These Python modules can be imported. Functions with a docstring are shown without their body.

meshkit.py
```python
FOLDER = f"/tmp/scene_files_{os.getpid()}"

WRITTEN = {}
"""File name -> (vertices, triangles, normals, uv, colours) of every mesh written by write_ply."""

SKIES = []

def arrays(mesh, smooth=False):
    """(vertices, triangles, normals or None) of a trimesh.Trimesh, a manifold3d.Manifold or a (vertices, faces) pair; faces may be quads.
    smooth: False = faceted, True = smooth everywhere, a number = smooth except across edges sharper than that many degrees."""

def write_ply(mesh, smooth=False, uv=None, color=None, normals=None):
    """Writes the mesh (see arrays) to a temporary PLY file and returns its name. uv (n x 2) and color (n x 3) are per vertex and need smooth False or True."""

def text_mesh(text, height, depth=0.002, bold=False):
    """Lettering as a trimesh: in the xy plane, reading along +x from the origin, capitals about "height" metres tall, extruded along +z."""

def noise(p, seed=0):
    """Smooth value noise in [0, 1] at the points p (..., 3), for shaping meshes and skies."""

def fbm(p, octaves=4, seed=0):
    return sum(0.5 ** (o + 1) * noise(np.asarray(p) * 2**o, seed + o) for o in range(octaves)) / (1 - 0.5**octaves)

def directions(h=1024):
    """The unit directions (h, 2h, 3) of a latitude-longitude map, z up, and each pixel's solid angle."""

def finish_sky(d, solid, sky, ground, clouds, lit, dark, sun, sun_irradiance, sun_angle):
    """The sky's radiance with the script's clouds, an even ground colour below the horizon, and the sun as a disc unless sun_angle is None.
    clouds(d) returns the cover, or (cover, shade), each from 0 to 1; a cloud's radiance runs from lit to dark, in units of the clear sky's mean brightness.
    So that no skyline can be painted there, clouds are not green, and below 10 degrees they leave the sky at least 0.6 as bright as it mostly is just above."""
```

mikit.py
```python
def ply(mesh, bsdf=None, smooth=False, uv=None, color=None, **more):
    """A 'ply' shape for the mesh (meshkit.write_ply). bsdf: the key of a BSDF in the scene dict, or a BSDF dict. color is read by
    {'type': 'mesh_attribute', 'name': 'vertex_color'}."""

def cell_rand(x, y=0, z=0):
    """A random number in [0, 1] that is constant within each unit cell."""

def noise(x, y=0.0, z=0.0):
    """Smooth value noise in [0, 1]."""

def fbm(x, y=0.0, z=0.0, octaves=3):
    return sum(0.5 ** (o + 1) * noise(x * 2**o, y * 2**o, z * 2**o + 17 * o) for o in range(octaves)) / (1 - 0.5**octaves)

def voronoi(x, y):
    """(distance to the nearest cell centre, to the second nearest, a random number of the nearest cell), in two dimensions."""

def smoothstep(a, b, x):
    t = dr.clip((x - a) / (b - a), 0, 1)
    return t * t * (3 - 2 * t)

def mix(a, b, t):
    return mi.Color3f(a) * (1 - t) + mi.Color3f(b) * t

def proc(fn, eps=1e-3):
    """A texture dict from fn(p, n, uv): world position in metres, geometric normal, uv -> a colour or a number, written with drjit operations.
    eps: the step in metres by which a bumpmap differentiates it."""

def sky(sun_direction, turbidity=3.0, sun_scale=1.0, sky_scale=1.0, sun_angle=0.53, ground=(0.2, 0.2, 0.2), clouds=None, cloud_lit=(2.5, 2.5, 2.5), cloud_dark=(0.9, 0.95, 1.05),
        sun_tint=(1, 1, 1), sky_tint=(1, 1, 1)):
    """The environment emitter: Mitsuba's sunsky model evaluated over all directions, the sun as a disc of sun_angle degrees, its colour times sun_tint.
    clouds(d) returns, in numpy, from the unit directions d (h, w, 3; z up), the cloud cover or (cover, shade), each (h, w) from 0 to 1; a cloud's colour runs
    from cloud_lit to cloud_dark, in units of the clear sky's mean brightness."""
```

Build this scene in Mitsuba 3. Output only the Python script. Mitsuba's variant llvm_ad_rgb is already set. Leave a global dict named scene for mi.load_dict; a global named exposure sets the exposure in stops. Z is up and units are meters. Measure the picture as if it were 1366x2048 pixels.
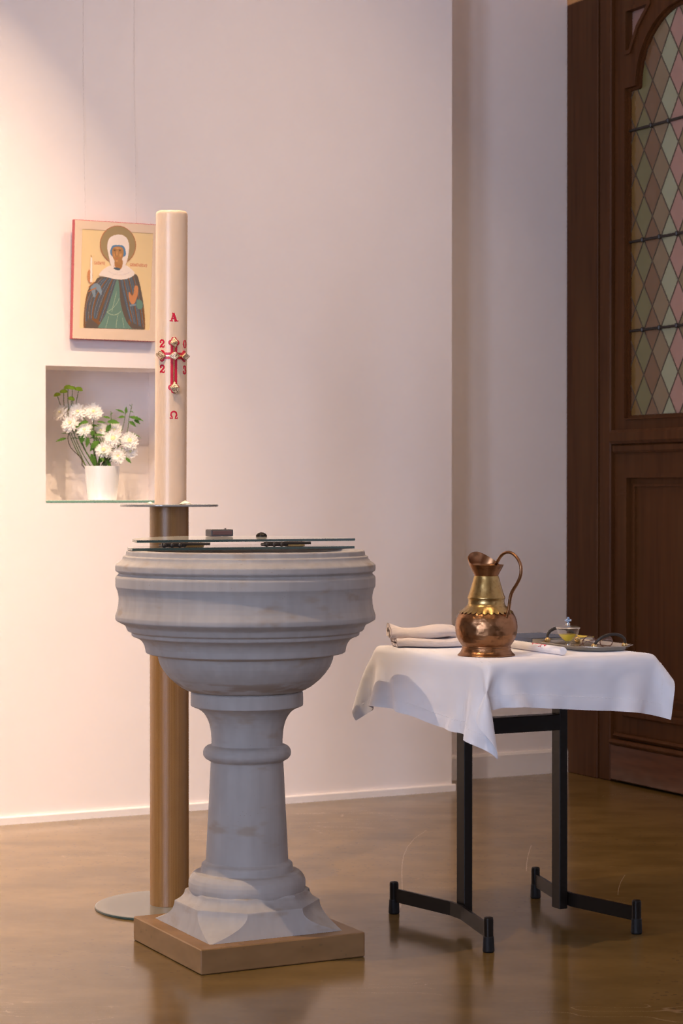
import math
import numpy as np, trimesh, manifold3d
import drjit as dr
import mitsuba as mi
import mikit, meshkit
from mikit import fbm, noise, smoothstep, mix, cell_rand
from shapely import affinity
from shapely.geometry import Polygon, LineString, Point, MultiPolygon, box as sbox
from shapely.ops import unary_union

T = mi.ScalarTransform4f
# ------------------------------------------------------------------ camera, light, exposure
FPX, CAMH, HOR = 4145.0, 1.14, 985.0            # focal length in pixels (1366 wide), eye height, horizon row
PITCH = math.atan((1024 - HOR) / FPX)
FWD = np.array([0, math.cos(PITCH), -math.sin(PITCH)])
UP = np.array([0, math.sin(PITCH), math.cos(PITCH)])
EYE = np.array([0, 0, CAMH])
exposure = 0.06
scene = {'type': 'scene'}
labels = {}
scene['camera'] = {'type': 'thinlens', 'fov': math.degrees(2 * math.atan(683 / FPX)), 'fov_axis': 'x',
                   'to_world': T().look_at(origin=EYE.tolist(), target=(EYE + FWD).tolist(), up=UP.tolist()),
                   'aperture_radius': 0.004, 'focus_distance': 5.2, 'near_clip': 0.05, 'far_clip': 100.0}

A = math.radians(27.0)                            # the building is turned 27 degrees from the view
CA, SA = math.cos(A), math.sin(A)
ROT = np.array([[CA, -SA, 0], [SA, CA, 0], [0, 0, 1.0]])
N0, N1, U1 = 6.855, 7.115, 4.665                  # near wall plane, recessed wall plane, door wall plane
UEND = 3.965                                      # where the near wall stops
ROOM_U0, ROOM_N0, ROOM_H = -5.0, -5.0, 4.9


def W(p):                                         # building frame (u, n, z) -> world
    return np.asarray(p, float) @ ROT.T


def UN(p):                                        # world -> building frame
    return np.asarray(p, float) @ ROT


# cool daylight: three tall windows in the wall left of the camera; warm ceiling spots over the font
DAY = np.array([0.74, 0.87, 1.18])
WINDOW_POWER = 18.5
WARM = np.array([1.0, 0.72, 0.46])
SPOTS = [  # position (u, n, z), target (u, n, z), strength, cutoff, beam
    ((2.15, 5.3, 4.0), (0.9, 6.7, 0.2), 72.0, 37, 2),
    ((0.2, 5.5, 3.9), (1.1, 6.8, 0.5), 20.0, 38, 2),
    ((3.5, 5.1, 4.3), (2.7, 6.8, 0.6), 15.0, 36, 2),
    ((0.6, 4.2, 4.6), (1.0, 5.9, 0.0), 92.0, 36, 4),
    ((3.2, 4.3, 4.6), (2.6, 4.6, 0.8), 3.5, 55, 20),
]
LAMPS = [(3.5, 4.7), (0.9, 4.5), (2.3, 1.8)]      # round ceiling lamps (u, n)
LAMP_POWER = 12.0


# ------------------------------------------------------------------ picture -> place helpers
def ray(px, py):
    return FWD + np.array([1, 0, 0]) * (px - 683) / FPX - UP * (py - 1024) / FPX


def on_z(px, py, z):
    d = ray(px, py)
    return EYE + d * ((z - CAMH) / d[2])


def on_depth(px, py, y):
    d = ray(px, py)
    return EYE + d * (y / d[1])


def on_wall(px, py, n):                           # -> (u, n, z)
    d = UN(ray(px, py))
    return UN(EYE) + d * (n / d[1])


# ------------------------------------------------------------------ mesh helpers
cat = trimesh.util.concatenate


def numbered(key):
    if key not in scene and not any(k.startswith(key + '__') for k in scene):
        return key
    i = 1
    while f'{key}_{i:03d}' in scene or any(k.startswith(f'{key}_{i:03d}__') for k in scene):
        i += 1
    return f'{key}_{i:03d}'


def obj(key, mesh, mat, smooth=False, label=None, category=None, group=None, kind=None, **kw):
    key = numbered(key)
    scene[key] = mikit.ply(mesh, mat, smooth=smooth, **kw)
    e = {k: v for k, v in dict(label=label, category=category, group=group, kind=kind).items() if v}
    if e:
        labels[key] = e
    return key


THINGS = set()


def thing(name, label, category, group=None):
    key, i = name, 0
    while key in THINGS:
        i += 1
        key = f'{name}_{i:03d}'
    THINGS.add(key)
    labels[key] = {'label': label, 'category': category}
    if group:
        labels[key]['group'] = group
    return key


def cbox(ex, c=0.004):                            # chamfered box about the origin
    hx, hy, hz = np.asarray(ex, float) / 2
    c = min(c, 0.45 * min(ex))
    p = []
    for x in (-1, 1):
        for y in (-1, 1):
            for z in (-1, 1):
                p += [(x * (hx - c), y * (hy - c), z * hz), (x * (hx - c), y * hy, z * (hz - c)), (x * hx, y * (hy - c), z * (hz - c))]
    return trimesh.convex.convex_hull(np.array(p))


def box_un(u0, u1, n0, n1, z0, z1, c=0.0):        # box in the building frame, in world coordinates
    ex = (u1 - u0, n1 - n0, z1 - z0)
    m = cbox(ex, c) if c else trimesh.creation.box(ex)
    m.apply_translation(((u0 + u1) / 2, (n0 + n1) / 2, (z0 + z1) / 2))
    m.vertices = W(m.vertices)
    return m


def moved(m, t=(0, 0, 0), rz=0.0, rx=0.0, ry=0.0):
    m = m.copy()
    M = trimesh.transformations.euler_matrix(rx, ry, rz, 'sxyz')
    M[:3, 3] = t
    m.apply_transform(M)
    return m


def lathe(prof, seg=96):                          # prof: (r, z) pairs from bottom to top (r=0 allowed)
    return trimesh.creation.revolve(np.asarray(prof, float), sections=seg)


def round_profile(prof, step=0.004, it=2):        # resample a polyline and soften its corners a little
    prof = np.asarray(prof, float)
    for _ in range(it):
        q = [prof[0]]
        for a, b in zip(prof[:-1], prof[1:]):
            L = np.linalg.norm(b - a)
            t = min(0.25, step / max(L, 1e-9))
            q += [a + (b - a) * t, b - (b - a) * t]
        q.append(prof[-1])
        prof = np.array(q)
    return prof


def spline(pts, n=60):
    from scipy.interpolate import CubicSpline
    pts = np.asarray(pts, float)
    s = np.r_[0, np.cumsum(np.linalg.norm(np.diff(pts, axis=0), axis=1))]
    return CubicSpline(s, pts, axis=0)(np.linspace(0, s[-1], n))


def tube(path, r, seg=10, cap=True, flat=None):
    path = np.asarray(path, float)
    n = len(path)
    r = np.broadcast_to(np.asarray(r, float), (n,))
    t = np.gradient(path, axis=0)
    t /= np.linalg.norm(t, axis=1, keepdims=True)
    ref = np.array([0, 0, 1.0]) if abs(t[0][2]) < 0.9 else np.array([1.0, 0, 0])
    x = np.cross(t[0], ref); x /= np.linalg.norm(x)
    rings = []
    ang = np.arange(seg) * 2 * np.pi / seg
    for i in range(n):
        x = x - t[i] * (x @ t[i]); x /= np.linalg.norm(x)
        y = np.cross(t[i], x)
        k = 1.0 if flat is None else flat
        rings.append(path[i] + r[i] * (np.cos(ang)[:, None] * x + k * np.sin(ang)[:, None] * y))
    v = np.vstack(rings)
    i = np.arange(seg); j = (i + 1) % seg
    f = []
    for k in range(n - 1):
        a = k * seg
        f += [np.stack([a + i, a + j, a + seg + j], 1), np.stack([a + i, a + seg + j, a + seg + i], 1)]
    if cap:
        c0, c1 = len(v), len(v) + 1
        v = np.vstack([v, path[0], path[-1]])
        f += [np.stack([j, i, i * 0 + c0], 1), np.stack([(n - 1) * seg + i, (n - 1) * seg + j, i * 0 + c1], 1)]
    return trimesh.Trimesh(v, np.vstack(f), process=False)


def extrude(poly, h):
    gs = getattr(poly, 'geoms', [poly])
    return cat([trimesh.creation.extrude_polygon(g, h, engine='earcut') for g in gs if g.area > 1e-12])


def flat_mesh(pts_uv_z, mat):
    return None


def grid_mesh(P, close_u=False):                  # P (a, b, 3) -> Trimesh
    a, b = P.shape[:2]
    idx = np.arange(a * b).reshape(a, b)
    if close_u:
        idx = np.vstack([idx, idx[:1]])
    q = np.stack([idx[:-1, :-1], idx[1:, :-1], idx[1:, 1:], idx[:-1, 1:]], -1).reshape(-1, 4)
    return trimesh.Trimesh(P.reshape(-1, 3), np.vstack([q[:, [0, 1, 2]], q[:, [0, 2, 3]]]), process=False)


def bsdf(name, d, two=True):
    scene[name] = {'type': 'twosided', 'b': d} if two else d
    return name


def rgb(*c):
    return {'type': 'rgb', 'value': list(map(float, c))}


def pr(name, col, rough=0.5, metal=0.0, spec=0.5, bump=None, two=True, **kw):
    d = {'type': 'principled', 'base_color': rgb(*col) if isinstance(col, (tuple, list)) else col, 'roughness': rough, 'metallic': metal, **kw}
    if not metal:
        d['specular'] = spec
    if bump is not None:
        d = {'type': 'bumpmap', 'arbitrary': bump[0], 'scale': bump[1], 'b': d}
    return bsdf(name, d, two)


# ------------------------------------------------------------------ materials
def t_wall(p, n, uv):
    k = fbm(p.x * 3, p.y * 3, p.z * 3, 3)
    return mix((0.78, 0.705, 0.685), (0.81, 0.735, 0.715), k)


def curve_on_floor(px):
    return spline([on_z(x, y, 0.0) for x, y in px], 9)


SCRATCHES = [curve_on_floor([(852, 1661), (822, 1684), (806, 1716), (804, 1760), (801, 1815)]), curve_on_floor([(1063, 1690), (1056, 1712), (1053, 1742)]), curve_on_floor([(1250, 1750), (1240, 1768), (1236, 1790)])]


def t_floor(p, n, uv):
    big = fbm(p.x * 1.3 + 4, p.y * 1.3, 0.3, 4)
    mid = fbm(p.x * 7, p.y * 11, 2.0, 4)
    fine = noise(p.x * 160, p.y * 160)
    c = mix((0.076, 0.045, 0.012), (0.130, 0.080, 0.026), smoothstep(0.25, 0.75, big * 0.6 + mid * 0.4))
    speck = smoothstep(0.965, 0.99, cell_rand(p.x * 130, p.y * 130)) * smoothstep(0.5, 0.7, noise(p.x * 2.2 + 7, p.y * 2.2))
    c = mix(c, (0.05, 0.03, 0.02), speck * 0.6)
    s = dr.abs(noise(p.x * 5 + p.y * 2, p.y * 34 + noise(p.x * 3, p.y * 3) * 8) - 0.5)
    scratch = smoothstep(0.012, 0.0, s) * smoothstep(0.62, 0.8, noise(p.x * 4 + 31, p.y * 4 + 5))
    c = mix(c, (0.42, 0.30, 0.20), scratch * 0.25)
    for q in SCRATCHES:
        for a, b in zip(q[:-1], q[1:]):
            ux, uy = float(b[0] - a[0]), float(b[1] - a[1])
            t = dr.clip(((p.x - float(a[0])) * ux + (p.y - float(a[1])) * uy) / (ux * ux + uy * uy), 0, 1)
            d2 = dr.square(p.x - float(a[0]) - ux * t) + dr.square(p.y - float(a[1]) - uy * t)
            c = mix(c, (0.55, 0.45, 0.36), smoothstep(0.0014 ** 2, 0.0003 ** 2, d2) * 0.22)
    return c * (0.97 + 0.06 * fine)


def t_floor_rough(p, n, uv):
    return 0.12 + 0.10 * fbm(p.x * 4, p.y * 7, 1.0, 3)


def t_stone(p, n, uv):
    big = fbm(p.x * 9, p.y * 9, p.z * 14, 3)
    streak = fbm(p.x * 60, p.y * 60, p.z * 7, 3)
    c = mix((0.25, 0.226, 0.212), (0.37, 0.347, 0.333), 0.45 * big + 0.55 * streak)
    stain = smoothstep(0.60, 0.82, fbm(p.x * 13 + 3, p.y * 13, p.z * 26, 4))
    c = mix(c, (0.25, 0.185, 0.13), stain * 0.6)
    band = smoothstep(0.022, 0.004, dr.abs(p.z - 0.664)) * smoothstep(0.42, 0.62, fbm(p.x * 16, p.y * 16, p.z * 60, 3))
    c = mix(c, (0.21, 0.15, 0.105), band * 0.75)
    pit = smoothstep(0.90, 0.95, noise(p.x * 210, p.y * 210, p.z * 210)) * smoothstep(0.5, 0.7, noise(p.x * 14, p.y * 14, p.z * 14))
    return mix(c, (0.2, 0.16, 0.13), pit * 0.4)


def t_stone_bump(p, n, uv):
    return fbm(p.x * 45, p.y * 45, p.z * 30, 3) * 0.6 + noise(p.x * 240, p.y * 240, p.z * 240) * 0.12


def t_slab(p, n, uv):
    c = mix((0.135, 0.070, 0.023), (0.195, 0.105, 0.041), fbm(p.x * 14, p.y * 14, p.z * 30, 3))
    lean = noise(p.x * 95, p.y * 95, p.z * 95)
    pit = smoothstep(0.80, 0.86, lean) * smoothstep(0.45, 0.6, noise(p.x * 12, p.y * 12, p.z * 20))
    return mix(c, (0.13, 0.075, 0.03), pit)


def t_pole(p, n, uv):
    a = dr.atan2(p.y - POLE[1], p.x - POLE[0])
    g = fbm(a * 26, p.z * 1.6, 0.0, 4)
    g2 = noise(a * 120, p.z * 5.0)
    return mix((0.17, 0.078, 0.018), (0.28, 0.145, 0.052), 0.7 * g + 0.3 * g2)


def t_oak(p, n, uv):
    g = fbm(p.x * 60, p.y * 60, p.z * 3.0, 4)
    g2 = fbm(p.x * 9, p.y * 9, p.z * 1.2 + 3, 3)
    c = mix((0.048, 0.016, 0.005), (0.105, 0.038, 0.011), g)
    return mix(c, (0.095, 0.040, 0.013), smoothstep(0.45, 0.75, g2) * 0.55)


def t_oak_red(p, n, uv):
    g = fbm(p.x * 8, p.y * 8, p.z * 50, 4)
    c = mix((0.06, 0.018, 0.007), (0.15, 0.05, 0.018), g)
    dirt = smoothstep(0.10, 0.01, p.z) * noise(p.x * 20, p.y * 20, p.z * 20)
    return mix(c, (0.20, 0.15, 0.11), dirt * 0.5)


def t_copper(p, n, uv):
    g = fbm(p.x * 32, p.y * 32, p.z * 32, 4)
    c = mix((0.25, 0.12, 0.055), (0.39, 0.20, 0.10), g)
    return mix(c, (0.17, 0.085, 0.04), smoothstep(0.52, 0.75, fbm(p.x * 45 + 5, p.y * 45, p.z * 60, 4)) * 0.8)


def t_brass(p, n, uv):
    g = fbm(p.x * 45, p.y * 45, p.z * 45, 4)
    c = mix((0.38, 0.25, 0.09), (0.52, 0.37, 0.16), g)
    return mix(c, (0.34, 0.20, 0.07), smoothstep(0.55, 0.75, fbm(p.x * 120, p.y * 120, p.z * 120, 3)) * 0.6)


def t_metal_rough(p, n, uv):
    return 0.20 + 0.22 * fbm(p.x * 60, p.y * 60, p.z * 60, 3)


def t_hammer(p, n, uv):
    return fbm(p.x * 65, p.y * 65, p.z * 65, 2)


def t_cloth_bump(p, n, uv):
    return fbm(p.x * 18, p.y * 18, p.z * 14, 3) + 0.03 * noise(p.x * 900, p.y * 900, p.z * 900)


def t_terry(p, n, uv):
    return noise(p.x * 420, p.y * 420, p.z * 420) + 0.6 * noise(p.x * 140, p.y * 140, p.z * 140)


def t_leaf(p, n, uv):
    return mix((0.05, 0.135, 0.03), (0.14, 0.27, 0.05), fbm(p.x * 60, p.y * 60, p.z * 60, 3))


def t_incense(p, n, uv):
    g = noise(p.x * 480, p.y * 480, p.z * 480)
    return mix((0.20, 0.11, 0.045), (0.78, 0.58, 0.38), smoothstep(0.3, 0.7, g))


def t_bluecheck(p, n, uv):
    return mix((0.10, 0.17, 0.28), (0.5, 0.58, 0.68), smoothstep(0.45, 0.55, cell_rand(p.x * 500, p.z * 500)))


pr('mat_wall', mikit.proc(t_wall), 0.75, spec=0.25)
pr('mat_ceiling', (0.42, 0.33, 0.26), 0.9, spec=0.1)
pr('mat_nave', (0.36, 0.31, 0.27), 0.9, spec=0.1)
pr('mat_skirting', (0.78, 0.72, 0.70), 0.45, spec=0.4)
pr('mat_floor', mikit.proc(t_floor), mikit.proc(t_floor_rough), spec=0.8)
pr('mat_stone', mikit.proc(t_stone), 0.7, spec=0.25, bump=(mikit.proc(t_stone_bump, 0.002), 0.0012))
pr('mat_slab', mikit.proc(t_slab), 0.42, spec=0.4)
pr('mat_oak', mikit.proc(t_oak), 0.5, spec=0.15)
pr('mat_oak_red', mikit.proc(t_oak_red), 0.38, spec=0.5)
pr('mat_lintel', (0.50, 0.24, 0.08), 0.5)
pr('mat_copper', mikit.proc(t_copper), mikit.proc(t_metal_rough), 1.0, bump=(mikit.proc(t_hammer, 0.002), 0.0022))
pr('mat_copper_plain', mikit.proc(t_copper), 0.30, 1.0)
pr('mat_brass', mikit.proc(t_brass), 0.30, 1.0, bump=(mikit.proc(t_hammer, 0.002), 0.0008))
pr('mat_gold', (0.72, 0.50, 0.22), 0.3, 1.0)
pr('mat_silver', (0.72, 0.68, 0.62), 0.22, 1.0)
pr('mat_tray', (0.50, 0.46, 0.39), 0.28, 1.0)
pr('mat_iron', (0.024, 0.019, 0.016), 0.4, spec=0.35)
pr('mat_black', (0.009, 0.0065, 0.005), 0.30, spec=0.12)
pr('mat_rubber', (0.009, 0.008, 0.008), 0.5, spec=0.15)
pr('mat_linen', (0.67, 0.665, 0.70), 0.85, spec=0.2, sheen=0.3, bump=(mikit.proc(t_cloth_bump, 0.003), 0.006))
pr('mat_thread', (0.70, 0.69, 0.71), 0.9)
pr('mat_towel', (0.69, 0.62, 0.605), 0.95, spec=0.1, sheen=0.5, bump=(mikit.proc(t_terry, 0.0012), 0.0030))
pr('mat_wax', (0.68, 0.50, 0.355), 0.32, spec=0.5, flatness=0.0)
pr('mat_wax_top', (0.88, 0.74, 0.55), 0.5, spec=0.3)
pr('mat_white_wax', (0.86, 0.83, 0.82), 0.4, spec=0.4)
pr('mat_red', (0.50, 0.012, 0.035), 0.4, spec=0.5)
pr('mat_incense', mikit.proc(t_incense), 0.35, spec=0.7)
pr('mat_darkglass', (0.16, 0.165, 0.17), 0.08, spec=0.8)
pr('mat_glassdisc', (0.115, 0.117, 0.11), 0.08, spec=0.6)
pr('mat_glassrim', (0.03, 0.055, 0.05), 0.15, spec=0.7)
bsdf('mat_lid', {'type': 'principled', 'base_color': rgb(0.62, 0.63, 0.60), 'roughness': 0.06, 'spec_trans': 0.72, 'eta': 1.5}, False)
bsdf('mat_cup', {'type': 'thindielectric', 'int_ior': 1.5}, False)
pr('mat_shelf', (0.80, 0.82, 0.77), 0.12, spec=0.5)
pr('mat_shelf_edge', (0.16, 0.30, 0.23), 0.2, spec=0.5)
pr('mat_oil', (0.66, 0.50, 0.03), 0.15, spec=0.4)
pr('mat_box', (0.055, 0.05, 0.052), 0.45, spec=0.3)
pr('mat_box_face', (0.10, 0.05, 0.045), 0.4, spec=0.4)
pr('mat_liner', (0.42, 0.38, 0.35), 0.35, 0.6)
pr('mat_rust', (0.33, 0.12, 0.05), 0.6)
pr('mat_navy', (0.060, 0.075, 0.12), 0.6)
pr('mat_pages', (0.70, 0.62, 0.48), 0.8)
pr('mat_yellow', (0.62, 0.48, 0.08), 0.5)
pr('mat_tortoise', (0.10, 0.035, 0.018), 0.2, spec=0.7)
bsdf('mat_lens', {'type': 'thindielectric', 'int_ior': 1.5}, False)
pr('mat_pot', (0.86, 0.84, 0.82), 0.28, spec=0.5)
pr('mat_soil', (0.05, 0.035, 0.025), 0.95)
bsdf('mat_petal', {'type': 'principledthin', 'base_color': rgb(0.95, 0.92, 0.88), 'roughness': 0.6, 'diff_trans': 0.5}, False)
pr('mat_flower_heart', (0.76, 0.71, 0.36), 0.8)
pr('mat_button', (0.34, 0.50, 0.03), 0.8)
bsdf('mat_leaf', {'type': 'principledthin', 'base_color': mikit.proc(t_leaf), 'roughness': 0.4, 'diff_trans': 0.5, 'spec_trans': 0.0}, False)
pr('mat_stem', (0.10, 0.15, 0.035), 0.6)
pr('mat_twig', (0.06, 0.04, 0.02), 0.7)
pr('mat_wire', (0.55, 0.50, 0.48), 0.4)
pr('mat_check', mikit.proc(t_bluecheck), 0.3, spec=0.6)
pr('mat_lead', (0.10, 0.075, 0.055), 0.5, 0.2)
GLASS = {'amber': (0.175, 0.105, 0.032), 'green': (0.145, 0.135, 0.056), 'brown': (0.155, 0.088, 0.045), 'tan': (0.20, 0.150, 0.088), 'mint': (0.28, 0.30, 0.20), 'pink': (0.34, 0.205, 0.17)}


def t_ripple(p, n, uv):
    return noise(p.x * 90, p.y * 90, p.z * 55)


for k_, c_ in GLASS.items():
    pr('mat_glass_' + k_, c_, 0.16, spec=0.6, bump=(mikit.proc(t_ripple, 0.002), 0.0012))

# ------------------------------------------------------------------ the room
THICK = 0.25
fl = box_un(ROOM_U0 - THICK, U1 + THICK, ROOM_N0 - THICK, N1 + THICK, -0.12, 0.0)
obj('floor', fl, 'mat_floor', label='polished brown concrete floor', kind='structure')
obj('ceiling', box_un(ROOM_U0 - THICK, U1 + THICK, ROOM_N0 - THICK, N1 + THICK, ROOM_H, ROOM_H + 0.15), 'mat_ceiling', label='plain pale ceiling', kind='structure')

# near wall: a partition in front of the back wall, with a square niche
pa, pb = on_wall(91, 731, N0), on_wall(92, 1006, N0)
NU0, NZ1, NZ0 = (pa[0] + pb[0]) / 2, pa[2], pb[2]
NU1, NDEPTH = on_wall(347, 731, N0)[0], 0.24
part = trimesh.creation.box((UEND - ROOM_U0, N1 - N0, ROOM_H))
part.apply_translation(((UEND + ROOM_U0) / 2, (N1 + N0) / 2, ROOM_H / 2))
hole = trimesh.creation.box((NU1 - NU0, NDEPTH * 2, NZ1 - NZ0))
hole.apply_translation(((NU0 + NU1) / 2, N0, (NZ0 + NZ1) / 2))
mw = manifold3d.Manifold(manifold3d.Mesh(part.vertices.astype(np.float32), part.faces.astype(np.uint32))) - manifold3d.Manifold(manifold3d.Mesh(hole.vertices.astype(np.float32), hole.faces.astype(np.uint32)))
mm = mw.to_mesh()
wl = trimesh.Trimesh(W(mm.vert_properties[:, :3]), mm.tri_verts, process=False)
obj('wall_left', wl, 'mat_wall', label='pale pinkish white wall with a square niche', kind='structure')
obj('wall_back', box_un(ROOM_U0, U1 + THICK, N1, N1 + THICK, 0, ROOM_H), 'mat_wall', label='pale recessed wall beside the door', kind='structure')
obj('wall_window', box_un(ROOM_U0 - THICK, ROOM_U0, ROOM_N0 - THICK, N1 + THICK, 0, ROOM_H), 'mat_nave', label='stone side wall with tall windows', kind='structure')
obj('wall_rear', box_un(ROOM_U0, U1 + THICK, ROOM_N0 - THICK, ROOM_N0, 0, ROOM_H), 'mat_nave', label='stone wall behind the viewer', kind='structure')


def skirting(u0, u1, n, h, d, bev):
    prof = np.array([(0, 0), (-d, 0), (-d, h - bev), (-d + bev * 0.6, h), (0, h)])
    v = [W((u, n + a, z)) for u in (u0, u1) for a, z in prof]
    m = trimesh.convex.convex_hull(np.array(v))
    return m


obj('baseboard_left', skirting(ROOM_U0, UEND + 0.012, N0, 0.027, 0.012, 0.004), 'mat_skirting', label='slim white skirting along the near wall', kind='structure')
obj('baseboard_back', skirting(UEND, U1 - 0.005, N1, 0.096, 0.016, 0.010), 'mat_skirting', label='white skirting of the recessed wall', kind='structure')

# windows (daylight panes) in the side wall, well behind and left of the camera
for i, nc in enumerate((-3.1, -0.6)):
    k = f'window_{i + 1}'
    u = ROOM_U0
    pane = trimesh.Trimesh(W([(u + 0.03, nc - 0.75, 0.9), (u + 0.03, nc + 0.75, 0.9), (u + 0.03, nc + 0.75, 4.1), (u + 0.03, nc - 0.75, 4.1)]), [[0, 2, 1], [0, 3, 2]], process=False)
    if (pane.face_normals[0] @ W((1, 0, 0))) < 0:
        pane.invert()
    scene[k + '__pane'] = mikit.ply(pane, 'mat_wall', emitter={'type': 'area', 'radiance': rgb(*(DAY * WINDOW_POWER))})
    fr = [box_un(u, u + 0.07, nc - 0.83, nc - 0.75, 0.82, 4.18, 0.006), box_un(u, u + 0.07, nc + 0.75, nc + 0.83, 0.82, 4.18, 0.006),
          box_un(u, u + 0.07, nc - 0.75, nc + 0.75, 4.1, 4.18, 0.006), box_un(u, u + 0.09, nc - 0.75, nc + 0.75, 0.82, 0.9, 0.006),
          box_un(u + 0.02, u + 0.06, nc - 0.025, nc + 0.025, 0.9, 4.1, 0.004), box_un(u + 0.02, u + 0.06, nc - 0.75, nc + 0.75, 2.6, 2.65, 0.004)]
    scene[k + '__frame'] = mikit.ply(cat(fr), 'mat_skirting')
    labels[k] = {'label': 'tall bright window in the side wall', 'kind': 'structure'}

SPOT_AIM = ['wall niche', 'wall at the far left', 'wall between font and table', 'floor left of the font', 'table cloth']
# ceiling spot lamps (out of view): a can with the light at its mouth
for i, (pos, tgt, power, cut, beam) in enumerate(SPOTS):
    p, t = W(pos), W(tgt)
    d = (t - p) / np.linalg.norm(t - p)
    scene[f'spot_light_{i}'] = {'type': 'spot', 'to_world': T().look_at(origin=p.tolist(), target=t.tolist(), up=[0.1, 0.2, 1]),
                                'intensity': rgb(*(WARM * power)), 'cutoff_angle': float(cut), 'beam_width': float(beam)}
    lamp = thing('ceiling_spotlight', 'black ceiling spotlight aimed at the ' + SPOT_AIM[i], 'lamp', 'ceiling spotlights')
    can = tube([p - d * 0.16, p - d * 0.005], 0.045, 24, True)
    obj(lamp + '__can', can, 'mat_black', smooth=40)
    obj(lamp + '__stem', tube([p - d * 0.12, [*(p - d * 0.12)[:2], ROOM_H]], 0.008, 10), 'mat_black', smooth=40)

for i, (u, n) in enumerate(LAMPS):
    lamp = thing('ceiling_lamp', 'round glowing ceiling lamp above the ' + ('table', 'floor left of the font', 'floor before the font')[i], 'lamp', 'ceiling lamps')
    c = W((u, n, 0))
    d_ = trimesh.creation.cylinder(0.30, 0.03, sections=48)
    obj(lamp + '__shade', moved(lathe([(0.30, 0), (0.32, 0), (0.32, 0.11), (0, 0.11)], 48), c + [0, 0, ROOM_H - 0.12]), 'mat_skirting', smooth=30)
    scene[lamp + '__diffuser'] = mikit.ply(moved(d_, c + [0, 0, ROOM_H - 0.10]), 'mat_skirting', emitter={'type': 'area', 'radiance': rgb(*(WARM * LAMP_POWER))})

# ------------------------------------------------------------------ the door wall (plane u = U1), running towards the camera along -n
def DW(s0, s1, z0, z1, d0, d1, c=0.0):            # s: distance from the corner towards the camera, d: proud of the wall plane
    return box_un(U1 - d1, U1 - d0, N1 - s1, N1 - s0, z0, z1, c)


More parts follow.
